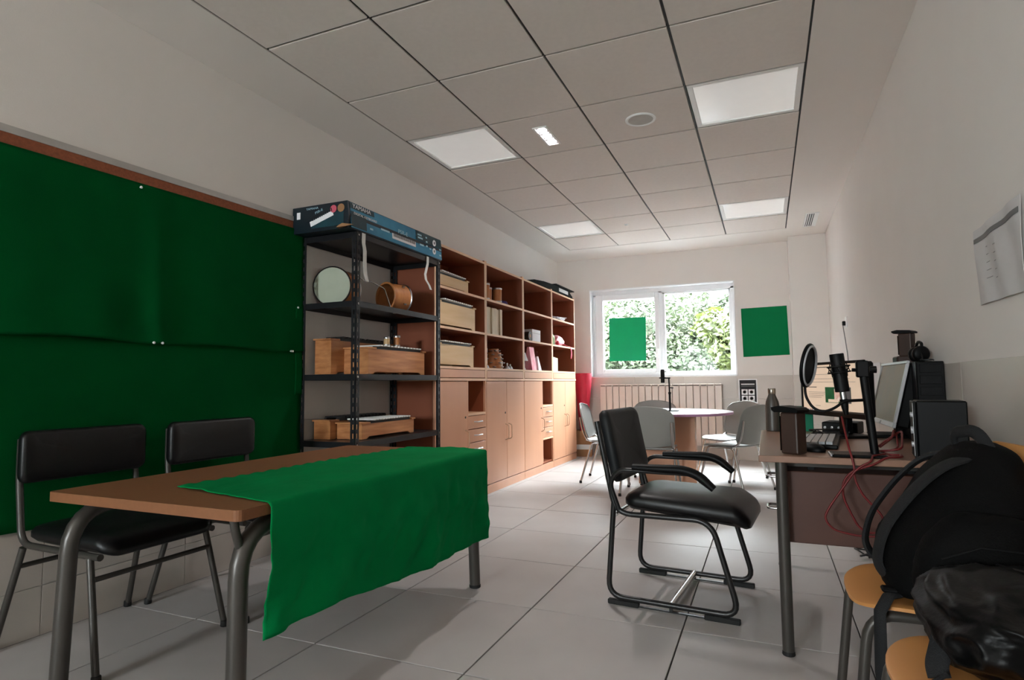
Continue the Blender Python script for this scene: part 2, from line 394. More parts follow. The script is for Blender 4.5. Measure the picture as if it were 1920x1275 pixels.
def tree(name, label, x, y, z, hgt, rad, nb, n, size, m, seed, group=None):
    rnd = random.Random(seed); t = thing(name, label, 'tree', (x, y, z), group=group)
    top = hgt-rad*.6
    bm = B(); tube(bm, [(0,0,-.3),(rad*.05,0,top*.4),(-rad*.04,rad*.05,top)], [rad*.1+.04, rad*.07+.03, .03], 8)
    for k in range(4):
        a = k*1.6+rnd.random(); tube(bm, [(0,0,top*(.35+.1*k)),(math.cos(a)*rad*.5, math.sin(a)*rad*.5, top*(.6+.1*k))], [rad*.04+.02, .015], 6)
    mesh_obj('trunk', bm, 'bark', t, smooth=3)
    bl = [(0, 0, hgt-rad, rad*.75)]
    for k in range(nb):
        a = rnd.uniform(0, 2*PI); q = rnd.uniform(.35, .8)*rad
        bl.append((math.cos(a)*q, math.sin(a)*q, hgt-rad*rnd.uniform(.35, 1.5), rad*rnd.uniform(.35, .55)))
    leaves('foliage', bl, n, size, m, t, seed)
    return t
rt = random.Random(3)
GT = 'pale hazy trees on the slope outside the window'
k = 0
for row, (yy, nn) in enumerate(((13, 4), (18, 4))):
    for i in range(nn):
        x = -6.6+(i+.5)*(9+row*1.2)/nn-row*1.0+rt.uniform(-.5, .5); y = yy+rt.uniform(-1, 1); z = hillz(x, y)
        tree('hillside_tree', 'hazy green tree on the slope outside, %s of the %s row' % (('leftmost', 'second from left', 'second from right', 'rightmost')[i], ('nearer', 'farther')[row]), x, y, z, rt.uniform(3.9, 5.0), rt.uniform(1.5, 2.0), 10, 1100, .085, 'leaf2', 20+k, GT); k += 1
tree('broadleaf_tree', 'bright yellow green tree close behind the right window pane', 1.92, 5.6, hillz(1.92, 5.6), 5.35, .85, 9, 620, .075, 'leaf', 91)
tree('leafy_shrub', 'low bright green shrub at the bottom of the right window pane',     .75, 5.0, hillz(.75, 5), 4.12, .5, 8, 420, .06, 'leaf', 92)

# ------------------------------------------------------------------ wooden cabinets along the left wall
CY = [-3.185, -2.335, -1.485, -.635, .215]
XF = -.02; D = XF-XL-.006   # carcass depth
def lower(y0, kind, label):
    wdt = .846; t = thing('base_cabinet', label, 'cabinet', (XL+.006, y0, 0), group='beech cupboards along the left wall')
    th = .018; top = .965
    bm = B()
    box(bm, 0, D-.02, 0, th, 0, top); box(bm, 0, D-.02, wdt-th, wdt, 0, top)
    box(bm, 0, D-.02, th, wdt-th, .075, .075+th); box(bm, 0, .006, th, wdt-th, .09, top-.02)
    mesh_obj('carcass', bm, 'lamshaded', t)
    mesh_obj('plinth', bx(D-.02, D-.002, 0, wdt, 0, .07, bev=.001), 'laminate', t)
    mesh_obj('top_board', bx(0, D+.006, -.001, wdt+.001, top-.02, top, bev=.002), 'lamedge', t)
    def door(a, b, hinge):
        d = mesh_obj('door', bx(D-.019, D, a+.002, b-.002, .078, top-.024, bev=.0015), 'laminate', t)
        hy = b-.035 if hinge == 'l' else a+.035
        mesh_obj('handle', tb([(D-.001, hy, .42), (D+.034, hy, .43), (D+.034, hy, .55), (D-.001, hy, .56)], .0045, 8, .025), 'handle', d, smooth=1)
        if hinge == 'l': mesh_obj('keyhole', lt([(.009,0),(.009,.004),(.004,.005),(0,.005)], 12, mtx=Matrix.Translation((D-.001, b-.035, .66)) @ Matrix.Rotation(PI/2, 4, 'Y')), 'darkwood', d)
    if kind == 'double':
        door(0, wdt/2, 'l'); door(wdt/2, wdt, 'r')
    else:
        sp = .50
        door(0, sp, 'l')
        bm = B(); box(bm, 0, D-.001, sp, sp+th, .09, top-.02); mesh_obj('divider', bm, 'laminate', t)
        for zz in (.325, .668): mesh_obj('shelf', bx(.006, D-.001, sp+th, wdt-th, zz, zz+.02), 'lamedge', t)
        mesh_obj('edge_strip', bx(D-.02, D-.001, wdt-th, wdt, .07, top-.02), 'laminate', t)
        for zz in (.348, .455, .562):
            d = mesh_obj('drawer', bx(D-.019, D, sp+.004, wdt-.006, zz, zz+.101, bev=.0015), 'laminate', t)
            my = (sp+wdt)/2
            mesh_obj('handle', tb([(D-.001, my-.055, zz+.055), (D+.028, my-.05, zz+.055), (D+.028, my+.05, zz+.055), (D-.001, my+.055, zz+.055)], .0045, 8, .02), 'satin', d, smooth=1)['label'] = 'pale bow handle'
    return t
lower(CY[0], 'drawers', 'beech base cabinet with door and drawers, next to the black metal rack')
lower(CY[1], 'double', 'beech base cabinet with two doors, below the shelf of stacked tambourines')
lower(CY[2], 'drawers', 'beech base cabinet with door and drawers and a framed picture in its niche')
lower(CY[3], 'double', 'beech base cabinet with two doors, at the window end of the row')
def upper(y0, label):
    wdt = .846; t = thing('shelving_unit', label, 'bookcase', (XL+.006, y0, .966), group='open beech shelving standing on the cupboards')
    th = .018; top = .99; d = D-.004
    bm = B(); box(bm, 0, .006, th, wdt-th, .0, top); mesh_obj('back_panel', bm, 'lamshaded', t)
    for a in (0, wdt-th):
        s = mesh_obj('side_panel', bx(0, d, a, a+th, 0, top+.012), 'lamshaded', t); mesh_obj('edge_band', bx(d, d+.003, a, a+th, 0, top+.012), 'lamedge', s)
    for nm, zz in (('top_panel', top-.018), ('shelf', .665), ('shelf', .367), ('bottom_panel', .07)):
        s = mesh_obj(nm, bx(.006, d-.003, th, wdt-th, zz, zz+.018), 'lamshaded', t); mesh_obj('edge_band', bx(d-.003, d+.001, th, wdt-th, zz, zz+.018), 'lamedge', s)
    mesh_obj('fascia', bx(d-.012, d+.006, th*.6, wdt-th*1.6, .004, .066, bev=.0015), 'laminate', t)
    return t
upper(CY[0], 'open beech shelving holding three pale wooden bar instruments')
upper(CY[1], 'open beech shelving with wooden shakers and stacked tambourines')
upper(CY[2], 'open beech shelving with white box, small lamp and pink bag')
upper(CY[3], 'open beech shelving with papers and pink toys, nearest the window')
SX = XL+.006
# shelf heights (tops)
Z1, Z2, Z3 = .966+.683, .966+.385, .966+.088

# ------------------------------------------------------------------ bar instruments
def xylophone(label, loc, ln, h, dep, m, nb, barm, rz=0, group=None, small=False):
    # long axis along +y from the origin, front at +x side
    t = thing('xylophone', label, 'xylophone', loc, rz, group)
    th = .01
    for fx in (dep/2-th, -dep/2):
        bm = B(); pts = [(0,0),(.045,0),(.07,.014),(ln-.07,.014),(ln-.045,0),(ln,0),(ln,h-.012),(0,h-.012)]
        poly_prism(bm, pts, fx, fx+th, 'x'); mesh_obj('side_board', bm, m, t)
    for yy in (0, ln-th): mesh_obj('end_board', bx(-dep/2+th, dep/2-th, yy, yy+th, 0, h-.012), m, t)
    mesh_obj('top_rail', bx(-dep/2-.006, dep/2+.006, -.012, .075, h-.0118, h-.002, bev=.001), m, t)
    mesh_obj('top_rail', bx(-dep/2-.006, dep/2+.006, ln-.035, ln+.012, h-.0118, h-.002, bev=.001), m, t)
    for fx in (-dep*.33, dep*.40): mesh_obj('felt_rail', bx(fx-.008, fx+.008, .075, ln-.035, h-.0118, h+.006), 'black', t)
    for k in range(nb):
        y = .085+(ln-.125)*(k+.5)/nb; bw = (ln-.125)/nb*.62; L_ = dep*(1.12-.2*k/nb)
        b = mesh_obj('bar', bx(-L_/2+dep*.06, L_/2+dep*.06, y-bw/2, y+bw/2, h+.0062, h+.0145, bev=.0015), barm, t)
    return t
GX = 'bar instruments on wooden resonator boxes'
xylophone('orange-grained wooden bar instrument standing on the middle shelf of the black rack', (-.13, -3.93, .987), .635, .165, .18, 'oak', 13, 'white', group=GX)
xylophone('brown wooden bar instrument behind, at the wall on the middle rack shelf', (-.28, -4.05, .987), .62, .215, .12, 'oak', 12, 'black', group=GX)
xylophone('low grained bar instrument on the lower shelf of the black rack', (-.12, -4.0, .603), .555, .10, .18, 'oak', 14, 'white', group=GX)
xylophone('dim wooden bar instrument at the wall on the lower rack shelf', (-.28, -4.05, .603), .6, .115, .12, 'oak', 12, 'black', group=GX)
xylophone('pale pine bar instrument on the top shelf of the first beech unit', (-.15, -3.155, Z1), .55, .105, .2, 'pine', 14, 'white', group=GX)
xylophone('tall pale pine bar instrument on the middle shelf of the first beech unit', (-.13, -3.155, Z2), .63, .19, .2, 'pine', 14, 'white', group=GX)
xylophone('pale pine bar instrument on the bottom shelf of the first beech unit', (-.13, -3.155, Z3), .60, .175, .2, 'pine', 14, 'white', group=GX)

# ------------------------------------------------------------------ metal rack
RX0, RX1, RY0, RY1 = XL+.012, .03, -4.14, -3.195
rk = thing('metal_rack', 'black slotted steel rack standing between the green backdrop and the beech cabinets', 'rack', ((RX0+RX1)/2, (RY0+RY1)/2, 0))
hx, hy = (RX1-RX0)/2, (RY1-RY0)/2; PH = 1.80
for sx, sy in ((-1,-1),(1,-1),(1,1),(-1,1)):
    bm = B(); fw = .034
    for k in range(36):
        z = k*.05
        for ax in (0, 1):
            def pl_(a, b, z0, z1):
                if ax == 0: x0, x1 = sx*hx, sx*(hx-.0022); y0, y1 = sy*(hy-a), sy*(hy-b)
                else: y0, y1 = sy*hy, sy*(hy-.0022); x0, x1 = sx*(hx-a), sx*(hx-b)
                box(bm, min(x0,x1), max(x0,x1), min(y0,y1), max(y0,y1), z0, z1)
            pl_(0, .012, z, z+.05); pl_(.021, fw, z, z+.05); pl_(.012, .021, z, z+.022)
    p = mesh_obj('post', bm, 'shelf', rk)
    mesh_obj('foot_cap', bx(min(sx*hx, sx*(hx-.036)), max(sx*hx, sx*(hx-.036)), min(sy*hy, sy*(hy-.036)), max(sy*hy, sy*(hy-.036)), -.0005, .004), 'rubber', p)
for zz in (.20, .60, .984, 1.402, 1.80):
    bm = B(); e = .0035
    box(bm, -hx+e, hx-e, -hy+e, hy-e, zz-.002, zz)
    for a in ((hx-e-.0015, hx-e, -hy+e, hy-e), (-hx+e, -hx+e+.0015, -hy+e, hy-e), (-hx+e, hx-e, hy-e-.0015, hy-e), (-hx+e, hx-e, -hy+e, -hy+e+.0015)):
        box(bm, *a, zz-.034, zz-.002)
    sh = mesh_obj('shelf', bm, 'shelf', rk)
    for sy in (-1, 1):
        mesh_obj('bolt', lt([(.007,0),(.007,.003),(.004,.005),(0,.005)], 10, mtx=Matrix.Translation((hx, sy*(hy-.0165), zz-.017)) @ Matrix.Rotation(PI/2, 4, 'Y')), 'chrome', sh)

# tape strips hanging from the rack top
def strip(label, pts, w, y):
    bm = B(); P = [Vector(p) for p in pts]
    g = [[bm.verts.new(p+Vector((0,-w/2,0))), bm.verts.new(p+Vector((0,w/2,0)))] for p in P]
    fs = [bm.faces.new((g[i][0], g[i+1][0], g[i+1][1], g[i][1])) for i in range(len(P)-1)]; bm.normal_update(); bmesh.ops.solidify(bm, geom=fs, thickness=.0015)
    return tag(mesh_obj('tape_strip', bm, 'tape', smooth=1), label, 'tape', 'white tape strips hanging from the rack')
strip('long white tape strip hanging at the near front corner of the rack', [(.0335,-4.08,1.80),(.036,-4.085,1.74),(.034,-4.07,1.70),(.038,-4.075,1.62),(.036,-4.065,1.56),(.045,-4.06,1.52)], .032, 0)
strip('curled white tape strip hanging near the far front corner of the rack', [(.0335,-3.37,1.80),(.036,-3.375,1.75),(.042,-3.40,1.71),(.038,-3.41,1.67),(.05,-3.42,1.63),(.04,-3.36,1.60),(.034,-3.33,1.575)], .028, 0)

# ------------------------------------------------------------------ keyboard carton on the rack
kb = thing('keyboard_carton', 'long blue and black printed carton lying on top of the rack', 'box', (-.17, -3.70, 1.803), 0)
def carton(bm):
    x0, x1, y0, y1, z0, z1 = -.2, .2, -.52, .52, 0, .155
    g = {}
    V = []
    for y, s in ((y0, 0), (y0+.1, .3), (0, .2), (y1-.1, .1), (y1, 0)):
        V.append([bm.verts.new((x0, y, z0)), bm.verts.new((x1+.012*s, y, z0)), bm.verts.new((x1+.004, y, z0+.07)), bm.verts.new((x1-.006, y, z1-.004*s)), bm.verts.new((0, y, z1-.01*s)), bm.verts.new((x0, y, z1))])
    for a, b in zip(V, V[1:]):
        for i in range(6): bm.faces.new((a[i], a[(i+1) % 6], b[(i+1) % 6], b[i]))
    bm.faces.new(V[0][::-1]); bm.faces.new(V[-1])
bm = B(); carton(bm); mesh_obj('carton_body', bm, 'boxdark', kb)
def sideq(name, y0, y1, z0, z1, m, off=.0):   # print on the long side
    bm = B()
    def X(z): return (.206-.004*z/.07 if z < .07 else .204-.010*(z-.07)/.085)
    poly_prism(bm, [(y0, z0), (y1, z0), (y1, z1), (y0, z1)], 0, .0012, 'x')
    for v in bm.verts: v.co.x += X(v.co.z)+.0015+off
    return mesh_obj(name, bm, m, kb)
sideq('printed_side', -.50, .515, .006, .150, 'boxblue')
sideq('printed_stripe', -.505, -.28, .116, .148, 'boxteal', .0015)
sideq('printed_panel', -.50, -.36, .012, .10, 'boxteal', .0015)
sideq('printed_panel', .18, .515, .085, .149, 'boxteal', .0015)
sideq('keyboard_picture', -.10, .17, .03, .065, 'paper', .0015)
for k in range(19): sideq('picture_key', -.085+k*.0132, -.079+k*.0132, .045, .064, 'ink', .0028)
for yy, zz in ((.41, .108), (.41, .05)):
    mesh_obj('round_badge', lt([(.022,0),(.022,.0012),(0,.0012)], 20, mtx=Matrix.Translation((.2065, yy, zz)) @ Matrix.Rotation(PI/2, 4, 'Y')), 'paper', kb)
    mesh_obj('badge_mark', bx(.2078, .2088, yy-.008, yy+.008, zz-.008, zz+.008), 'greyink', kb)
for yy, zz, w_ in ((.2, .12, .05), (.2, .10, .06), (.22, .055, .05), (.30, .12, .02), (.30, .09, .02), (.30, .06, .02), (.345, .05, .02), (-.33, .03, .03), (-.22, .055, .09), (.475, .03, .03), (.475, .07, .03)):
    sideq('print_mark', yy, yy+w_, zz, zz+.011, 'boxpale', .003)
rs = (PI/2, 0, PI/2)
text('YAMAHA', .033, 'paper', kb, (.2065, -.49, .121), rs, sx=1.25)
text('DIGITAL KEYBOARD', .019, 'paper', kb, (.2085, -.48, .085), rs, sx=1.25)
text('PSR-E', .036, 'boxpale', kb, (.2085, -.04, .078), rs, sx=1.3)
def endq(name, x0, x1, z0, z1, m, ang=0, off=0):
    bm = B(); box(bm, -(x1-x0)/2, (x1-x0)/2, -.0012, 0, -(z1-z0)/2, (z1-z0)/2, mtx=Matrix.Rotation(ang, 4, 'Y'))
    return mesh_obj(name, bm, m, kb, ((x0+x1)/2, -.5202-off, (z0+z1)/2))
endq('printed_panel', -.06, .17, .02, .10, 'boxteal')
endq('keyboard_picture', -.07, .10, .055, .085, 'paper', -.3, .0015)
endq('picture_panel', -.10, .08, .085, .115, 'boxdark', -.3, .0015)
for k in range(11): endq('picture_key', -.052+k*.0135, -.046+k*.0135, .063+k*.0042, .083+k*.0042, 'ink', -.3, .003)
endq('barcode_label', -.168, -.143, .085, .125, 'paper')
mesh_obj('round_badge', lt([(.022,0),(.022,.0012),(0,.0012)], 20, mtx=Matrix.Translation((.10, -.5225, .117)) @ Matrix.Rotation(PI/2, 4, 'X')), 'pinkprint', kb)
mesh_obj('round_badge', lt([(.024,0),(.024,.0012),(0,.0012)], 20, mtx=Matrix.Translation((.152, -.5215, .117)) @ Matrix.Rotation(PI/2, 4, 'X')), 'cardboard', kb)
text('YAMAHA', .018, 'boxpale', kb, (-.10, -.5205, .132), (PI/2, 0, 0), sx=1.2)
text('PSR-E', .02, 'boxpale', kb, (-.03, -.5235, .10), (PI/2, -.3, 0), sx=1.2)
bm = B()
for k in range(5):
    a = -.3+k*.2; poly_prism(bm, [(.14, .0), (.2+.01*k, .003*k), (.16, .012+.004*k)], -.548+.006*k, -.546+.006*k, 'y')
mesh_obj('torn_flap', bm, 'cardboard', kb)

# ------------------------------------------------------------------ drums
def drum(label, loc, r, ln, rz, skin):
    t = thing('drum', label, 'drum', loc, rz)     # axis along local +y, resting on its side, opening toward -y
    A = Matrix.Translation((0, 0, r+.004)) @ Matrix.Rotation(-PI/2, 4, 'X')
    bm = B(); lathe(bm, [(r,0),(r,ln),(r-.006,ln),(r-.006,.0),(r,0)], 40)
    bm.free(); bm = B()
    prof = [(r,0),(r,ln)]; prof2 = [(r-.006,ln),(r-.006,0)]
    rings = []
    for rr, z in prof+prof2: rings.append([bm.verts.new((rr*math.cos(2*PI*k/40), rr*math.sin(2*PI*k/40), z)) for k in range(40)])
    for i in range(4):
        a, b = rings[i], rings[(i+1) % 4]
        for k in range(40): bm.faces.new((a[k], a[(k+1) % 40], b[(k+1) % 40], b[k]))
    bmesh.ops.transform(bm, matrix=A, verts=bm.verts[:]); mesh_obj('shell', bm, 'drumwood', t, smooth=.6)
    for z, mm in ((.0, 'black' if skin else 'drumwood'), (ln-.006, 'satin')):
        bm = B(); P = [(math.cos(2*PI*k/40)*(r+.002), math.sin(2*PI*k/40)*(r+.002), z+.003) for k in range(40)]; tube(bm, P, .005, 6, True)
        bmesh.ops.transform(bm, matrix=A, verts=bm.verts[:]); mesh_obj('hoop', bm, mm, t, smooth=1)
    if skin: mesh_obj('drum_skin', lt([(0,-.001),(r-.002,-.001),(r-.002,.001),(0,.001)], 40, mtx=A), 'drumskin', t)
    mesh_obj('drum_skin', lt([(0,ln-.003),(r-.007,ln-.003),(r-.007,ln-.001),(0,ln-.001)], 40, mtx=A), 'inside' if not skin else 'drumskin', t)
    for k in range(5):
        a = 2*PI*k/5+.5; bm = B(); box(bm, -.006, .006, -.004, .012, ln*.55, ln*.7, bev=.002, mtx=Matrix.Rotation(a-PI/2, 4, 'Z') @ Matrix.Translation((0, r, 0)))
        bmesh.ops.transform(bm, matrix=A, verts=bm.verts[:]); mesh_obj('tension_lug', bm, 'chrome', t)
    return t
drum('large drum lying on its side with grey-green skin facing out, upper rack shelf', (-.262, -4.0, 1.403), .117, .17, .28, True)
drum('small open drum with orange wooden shell lying at the right of the upper rack shelf', (-.14, -3.62, 1.403), .093, .15, -.25, False)
tag(mesh_obj('metal_rod', tb([(-.06,-4.03,1.57),(-.06,-3.93,1.545),(-.06,-3.88,1.555),(-.06,-3.83,1.545),(-.055,-3.75,1.53),(-.04,-3.70,1.4065)], .004, 8, .02), 'chrome', smooth=1), 'bent metal rod leaning between the two drums on the rack', 'rod')
tag(mesh_obj('metal_rod', tb([(-.02,-4.02,1.407),(-.02,-3.80,1.407)], .0035, 8), 'chrome', smooth=1), 'straight metal rod lying flat on the upper rack shelf edge', 'rod')

def canister(label, loc, r, h, body, group, cat='shaker', name='shaker'):
    t = thing(name, label, cat, loc, group=group)
    mesh_obj('body', lt([(r*.97,0),(r,.004),(r,h-.016),(r*.97,h-.014)], 20), body, t, smooth=.7)
    mesh_obj('cap', lt([(r*1.06,h-.015),(r*1.08,h-.012),(r*1.08,h-.003),(r*1.0,h),(0,h)], 20), 'satin', t, smooth=.6)
    mesh_obj('ring', lt([(r*1.04,.010),(r*1.06,.012),(r*1.06,.018),(r*1.04,.020)], 20), 'satin', t, smooth=.6)
    return t
canister('wooden shaker with metal cap on the right of the middle rack shelf instrument', (-.13, -3.50, 1.167), .022, .085, 'drumwood', None)
canister('paler shaker standing left of its twin on the middle rack shelf instrument', (-.14, -3.60, 1.167), .020, .07, 'pine', None)
canister('leftmost wooden shaker on the top shelf of the second beech unit', (-.08, -2.20, Z1), .028, .15, 'drumwood', 'wooden shakers with pale caps')
canister('middle wooden shaker on the top shelf of the second beech unit', (-.11, -2.09, Z1), .028, .13, 'drumwood', 'wooden shakers with pale caps')
canister('rightmost wooden shaker beside the purple cloth on the beech shelf', (-.08, -1.97, Z1), .040, .14, 'drumwood', 'wooden shakers with pale caps')
def crumple(name, label, cat, loc, s, m, amp=.35, seed=0, sub=3, rz=0):
    bm = B(); bmesh.ops.create_icosphere(bm, subdivisions=sub, radius=1)
    for v in bm.verts:
        n = 1+amp*noise.noise(v.co*1.7+Vector((seed,0,0)))+amp*.4*noise.noise(v.co*5+Vector((0,seed,0)))
        p = v.co*n; v.co = Vector((p.x*s[0], p.y*s[1], max(0, (p.z+.75))*s[2]/1.75))
    return tag(mesh_obj(name, bm, m, None, loc, (0,0,rz), smooth=.9), label, cat)
crumple('purple_cloth', 'small crumpled purple cloth on the top shelf of the second beech unit', 'cloth', (-.12, -1.78, Z1), (.05, .09, .05), 'purple', seed=3)
# beige boards standing like files
yy = -2.29
for k in range(7):
    w_ = (.055, .06, .05, .058, .062, .055, .05)[k]
    nm = ('leftmost', 'second from left', 'third from left', 'middle', 'third from right', 'second from right', 'rightmost')[k]
    tag(mesh_obj('file_box', bx(-.30, -.062-.006*(k % 3), yy+.001, yy+w_-.002, Z2, Z2+.245-.004*(k % 2), bev=.003), 'beige'), 'pale beige file box, %s of seven standing on the beech shelf' % nm, 'box', 'pale file boxes on the middle shelf'); yy += w_
# tambourines
def tambourine(label, loc, r, rot):
    t = thing('tambourine', label, 'tambourine', loc, group='stacked tambourines on the beech shelf', rot=rot)
    bm = B(); rings = [[bm.verts.new((rr*math.cos(2*PI*k/28), rr*math.sin(2*PI*k/28), z)) for k in range(28)] for rr, z in ((r,0),(r,.035),(r-.006,.035),(r-.006,0))]
    for i in range(4):
        a, b = rings[i], rings[(i+1) % 4]
        for k in range(28): bm.faces.new((a[k], a[(k+1) % 28], b[(k+1) % 28], b[k]))
    mesh_obj('frame', bm, 'drumwood', t, smooth=.6)
    for k in range(7):
        a = 2*PI*k/7; mesh_obj('jingle', lt([(0,.012),(.014,.013),(.016,.017),(.014,.021),(0,.022)], 12, mtx=Matrix.Translation((math.cos(a)*(r+.004), math.sin(a)*(r+.004), 0))), 'satin', t, smooth=.6)
    return t
for k, (dz, r) in enumerate(((0, .1), (.037, .092), (.074, .085), (.111, .07), (.148, .05))):
    tambourine('wooden tambourine with metal jingles, %s of the stack of five' % ('lowest', 'second from bottom', 'middle', 'second from top', 'topmost')[k], (-.14+.006*(k % 2), -1.97+.008*k, Z3+dz), r, (0,0,k*.5))
for k, (y, zt) in enumerate(((-2.23, 0), (-1.78, 0), (-1.71, 0))):
    t = thing('hand_bell', ('tall white handled bell left of the tambourines', 'small metal bell right of the tambourines', 'small metal bell furthest right on the bottom shelf')[k], 'bell', (-.07, y, Z3), group='small bells on the beech shelf')
    hh = (.17, .05, .04)[k]
    mesh_obj('bell_cup', lt([(.026,0),(.024,.006),(.018,.022),(.008,.032),(0,.033)], 16), 'satin', t, smooth=.8)
    mesh_obj('handle', lt([(.006,.032),(.009,.04),(.007,hh*.6+.02),(.010,hh),(0,hh+.012)], 12), 'white', t, smooth=.8)
# unit 3 contents
t = thing('white_box', 'white carton lying on the middle shelf of the third beech unit', 'box', (-.10, -1.08, Z2))
mesh_obj('carton', bx(-.07, .06, -.12, .12, 0, .125, bev=.002), 'paper', t); mesh_obj('lid_seam', bx(.0602, .061, -.12, .12, .085, .087), 'greyink', t)
t = thing('dark_roll', 'dark brown roll beside the white carton on the shelf', 'roll', (-.09, -1.31, Z2+.045), rot=(0, PI/2, 0))
mesh_obj('roll', lt([(.018,-.07),(.045,-.07),(.045,.07),(.018,.07)], 20), 'darkwood', t, smooth=.6); mesh_obj('core', lt([(.012,-.071),(.017,-.071),(.017,.0715),(.012,.0715)], 16), 'cardboard', t)
t = thing('small_lamp', 'small white table lamp on the bottom shelf of the third beech unit', 'lamp', (-.085, -1.38, Z3))
mesh_obj('base', lt([(.038,0),(.038,.012),(.03,.02),(.028,.09),(.01,.095)], 20), 'paper', t, smooth=.6); mesh_obj('lamp_shade', lt([(.062,.09),(.036,.17),(.033,.17),(.059,.09)], 24), 'paper', t, smooth=.6)
def bag(label, loc, w_, d_, h_, m, taper):
    t = thing('gift_bag', label, 'bag', loc)
    bm = B(); a = [(-d_/2,-w_/2),(d_/2,-w_/2),(d_/2,w_/2),(-d_/2,w_/2)]
    lo = [bm.verts.new((x,y,0)) for x, y in a]; hi = [bm.verts.new((x*.25,y*taper,h_)) for x, y in a]
    bm.faces.new(lo)
    for i in range(4): bm.faces.new((lo[i], lo[(i+1) % 4], hi[(i+1) % 4], hi[i]))
    bm.faces.new(hi[::-1]); mesh_obj('bag_body', bm, m, t)
    mesh_obj('bag_handle', tb([(0,-w_*.2,h_-.004),(0,-w_*.15,h_+.05),(0,w_*.15,h_+.05),(0,w_*.2,h_-.004)], .002, 6, .02), 'cable', t)
    return t
bag('pink printed paper bag on the bottom shelf of the third beech unit', (-.09, -1.13, Z3), .13, .09, .24, 'pink', 1.0)
bag('narrow white paper bag right of the pink bag', (-.08, -.965, Z3), .09, .07, .15, 'paper', .3)
# unit 4 contents
for k in range(7):
    bm = bx(-.11, .09, -.15, .15, 0, .006); bend(bm, lambda c: (c.x, c.y, c.z))
    tag(mesh_obj('magazine', bm, 'paper' if k % 2 else 'paper2', None, (-.15+.006*((k*3) % 4), -.26+.02*((k*5) % 3), Z1+.0062*k), (0,0,(-.2,.15,.05,-.1,.25,.0,-.3)[k])),
        'white magazine, %s of the loose pile on the beech shelf' % ('lowest', 'second from bottom', 'third from bottom', 'middle', 'third from top', 'second from top', 'topmost')[k], 'magazine', 'loose pile of magazines')
crumple('toy_bundle', 'pink and white fabric bundle on the middle shelf of the last beech unit', 'toy', (-.12, -.24, Z2), (.08, .15, .13), 'pink', seed=5)
crumple('toy_bundle', 'green fabric bundle at the left of the pink one on the beech shelf', 'toy', (-.11, -.47, Z2), (.06, .07, .14), 'lime', seed=8)
crumple('toy_ball', 'small red ball in front of the fabric bundles', 'ball', (-.045, -.38, Z2), (.022, .032, .055), 'red', amp=.05, seed=8)
def ribbon(pts, w):
    bm = B(); P = fillet(pts, .03); g = [[bm.verts.new(p+Vector((0,-w/2,0))), bm.verts.new(p+Vector((0,w/2,0)))] for p in P]
    fs = [bm.faces.new((g[i][0], g[i+1][0], g[i+1][1], g[i][1])) for i in range(len(P)-1)]; bm.normal_update(); bmesh.ops.solidify(bm, geom=fs, thickness=.003); return bm
tag(mesh_obj('ribbon', ribbon([(-.06,-.14,Z2+.03),(-.03,-.09,Z2+.012),(0.0,-.03,Z2-.0),(.004,.0,Z2-.07),(.002,-.02,Z2-.14)], .03), 'red', smooth=1), 'crimson ribbon hanging down over the shelf edge of the last beech unit', 'ribbon')
for k, (y, w_, m_) in enumerate(((-.50,.05,'lime'), (-.445,.05,'paper'), (-.39,.045,'lime'), (-.34,.045,'lime'))):
    t = thing('book', 'pale green and white book, %s of four on the lowest shelf nearest the window' % ('leftmost', 'second', 'third', 'rightmost')[k], 'book', (-.13, y, Z3), group='books on the bottom shelf')
    hh = .165-.004*k
    bm = B(); box(bm, -.055, .055, 0, .003, 0, hh); box(bm, -.055, .055, w_-.006, w_-.003, 0, hh); box(bm, .052, .055, .003, w_-.006, 0, hh); mesh_obj('cover', bm, m_, t)
    mesh_obj('pages', bx(-.052, .052, .0032, w_-.0062, .003, hh-.003), 'paper', t)
# framed picture in niche
t = thing('photo_frame', 'small white framed picture leaning in the cabinet niche', 'picture', (-.075, -.885, .6885), .25)
mesh_obj('frame', bx(-.006, .006, -.065, .065, 0, .155, bev=.002), 'paper', t); mesh_obj('picture', bx(.0062, .007, -.03, .035, .04, .13), 'ink', t)
# portfolio case on top
t = thing('portfolio_case', 'large flat black portfolio case lying on top of the beech shelving', 'case', (-.19, -.42, .966+1.003), .0, rot=(0,0,0))
bm = B(); pts = []
for y, zt in ((-.86,.005),(-.7,.035),(-.4,.06),(0,.075),(.45,.08),(.62,.02)): pts.append((y, zt))
poly_prism(bm, [(-.86,.0),(.62,.0)]+pts[::-1], -.15, .15, 'x'); mesh_obj('soft_case', bm, 'nylon', t)
mesh_obj('lid', bx(-.16, .165, -.02, .66, .0815, .093, bev=.003), 'plblack', t, None)
mesh_obj('label_strip', bx(.151, .153, .1, .44, .02, .06), 'paper2', t)

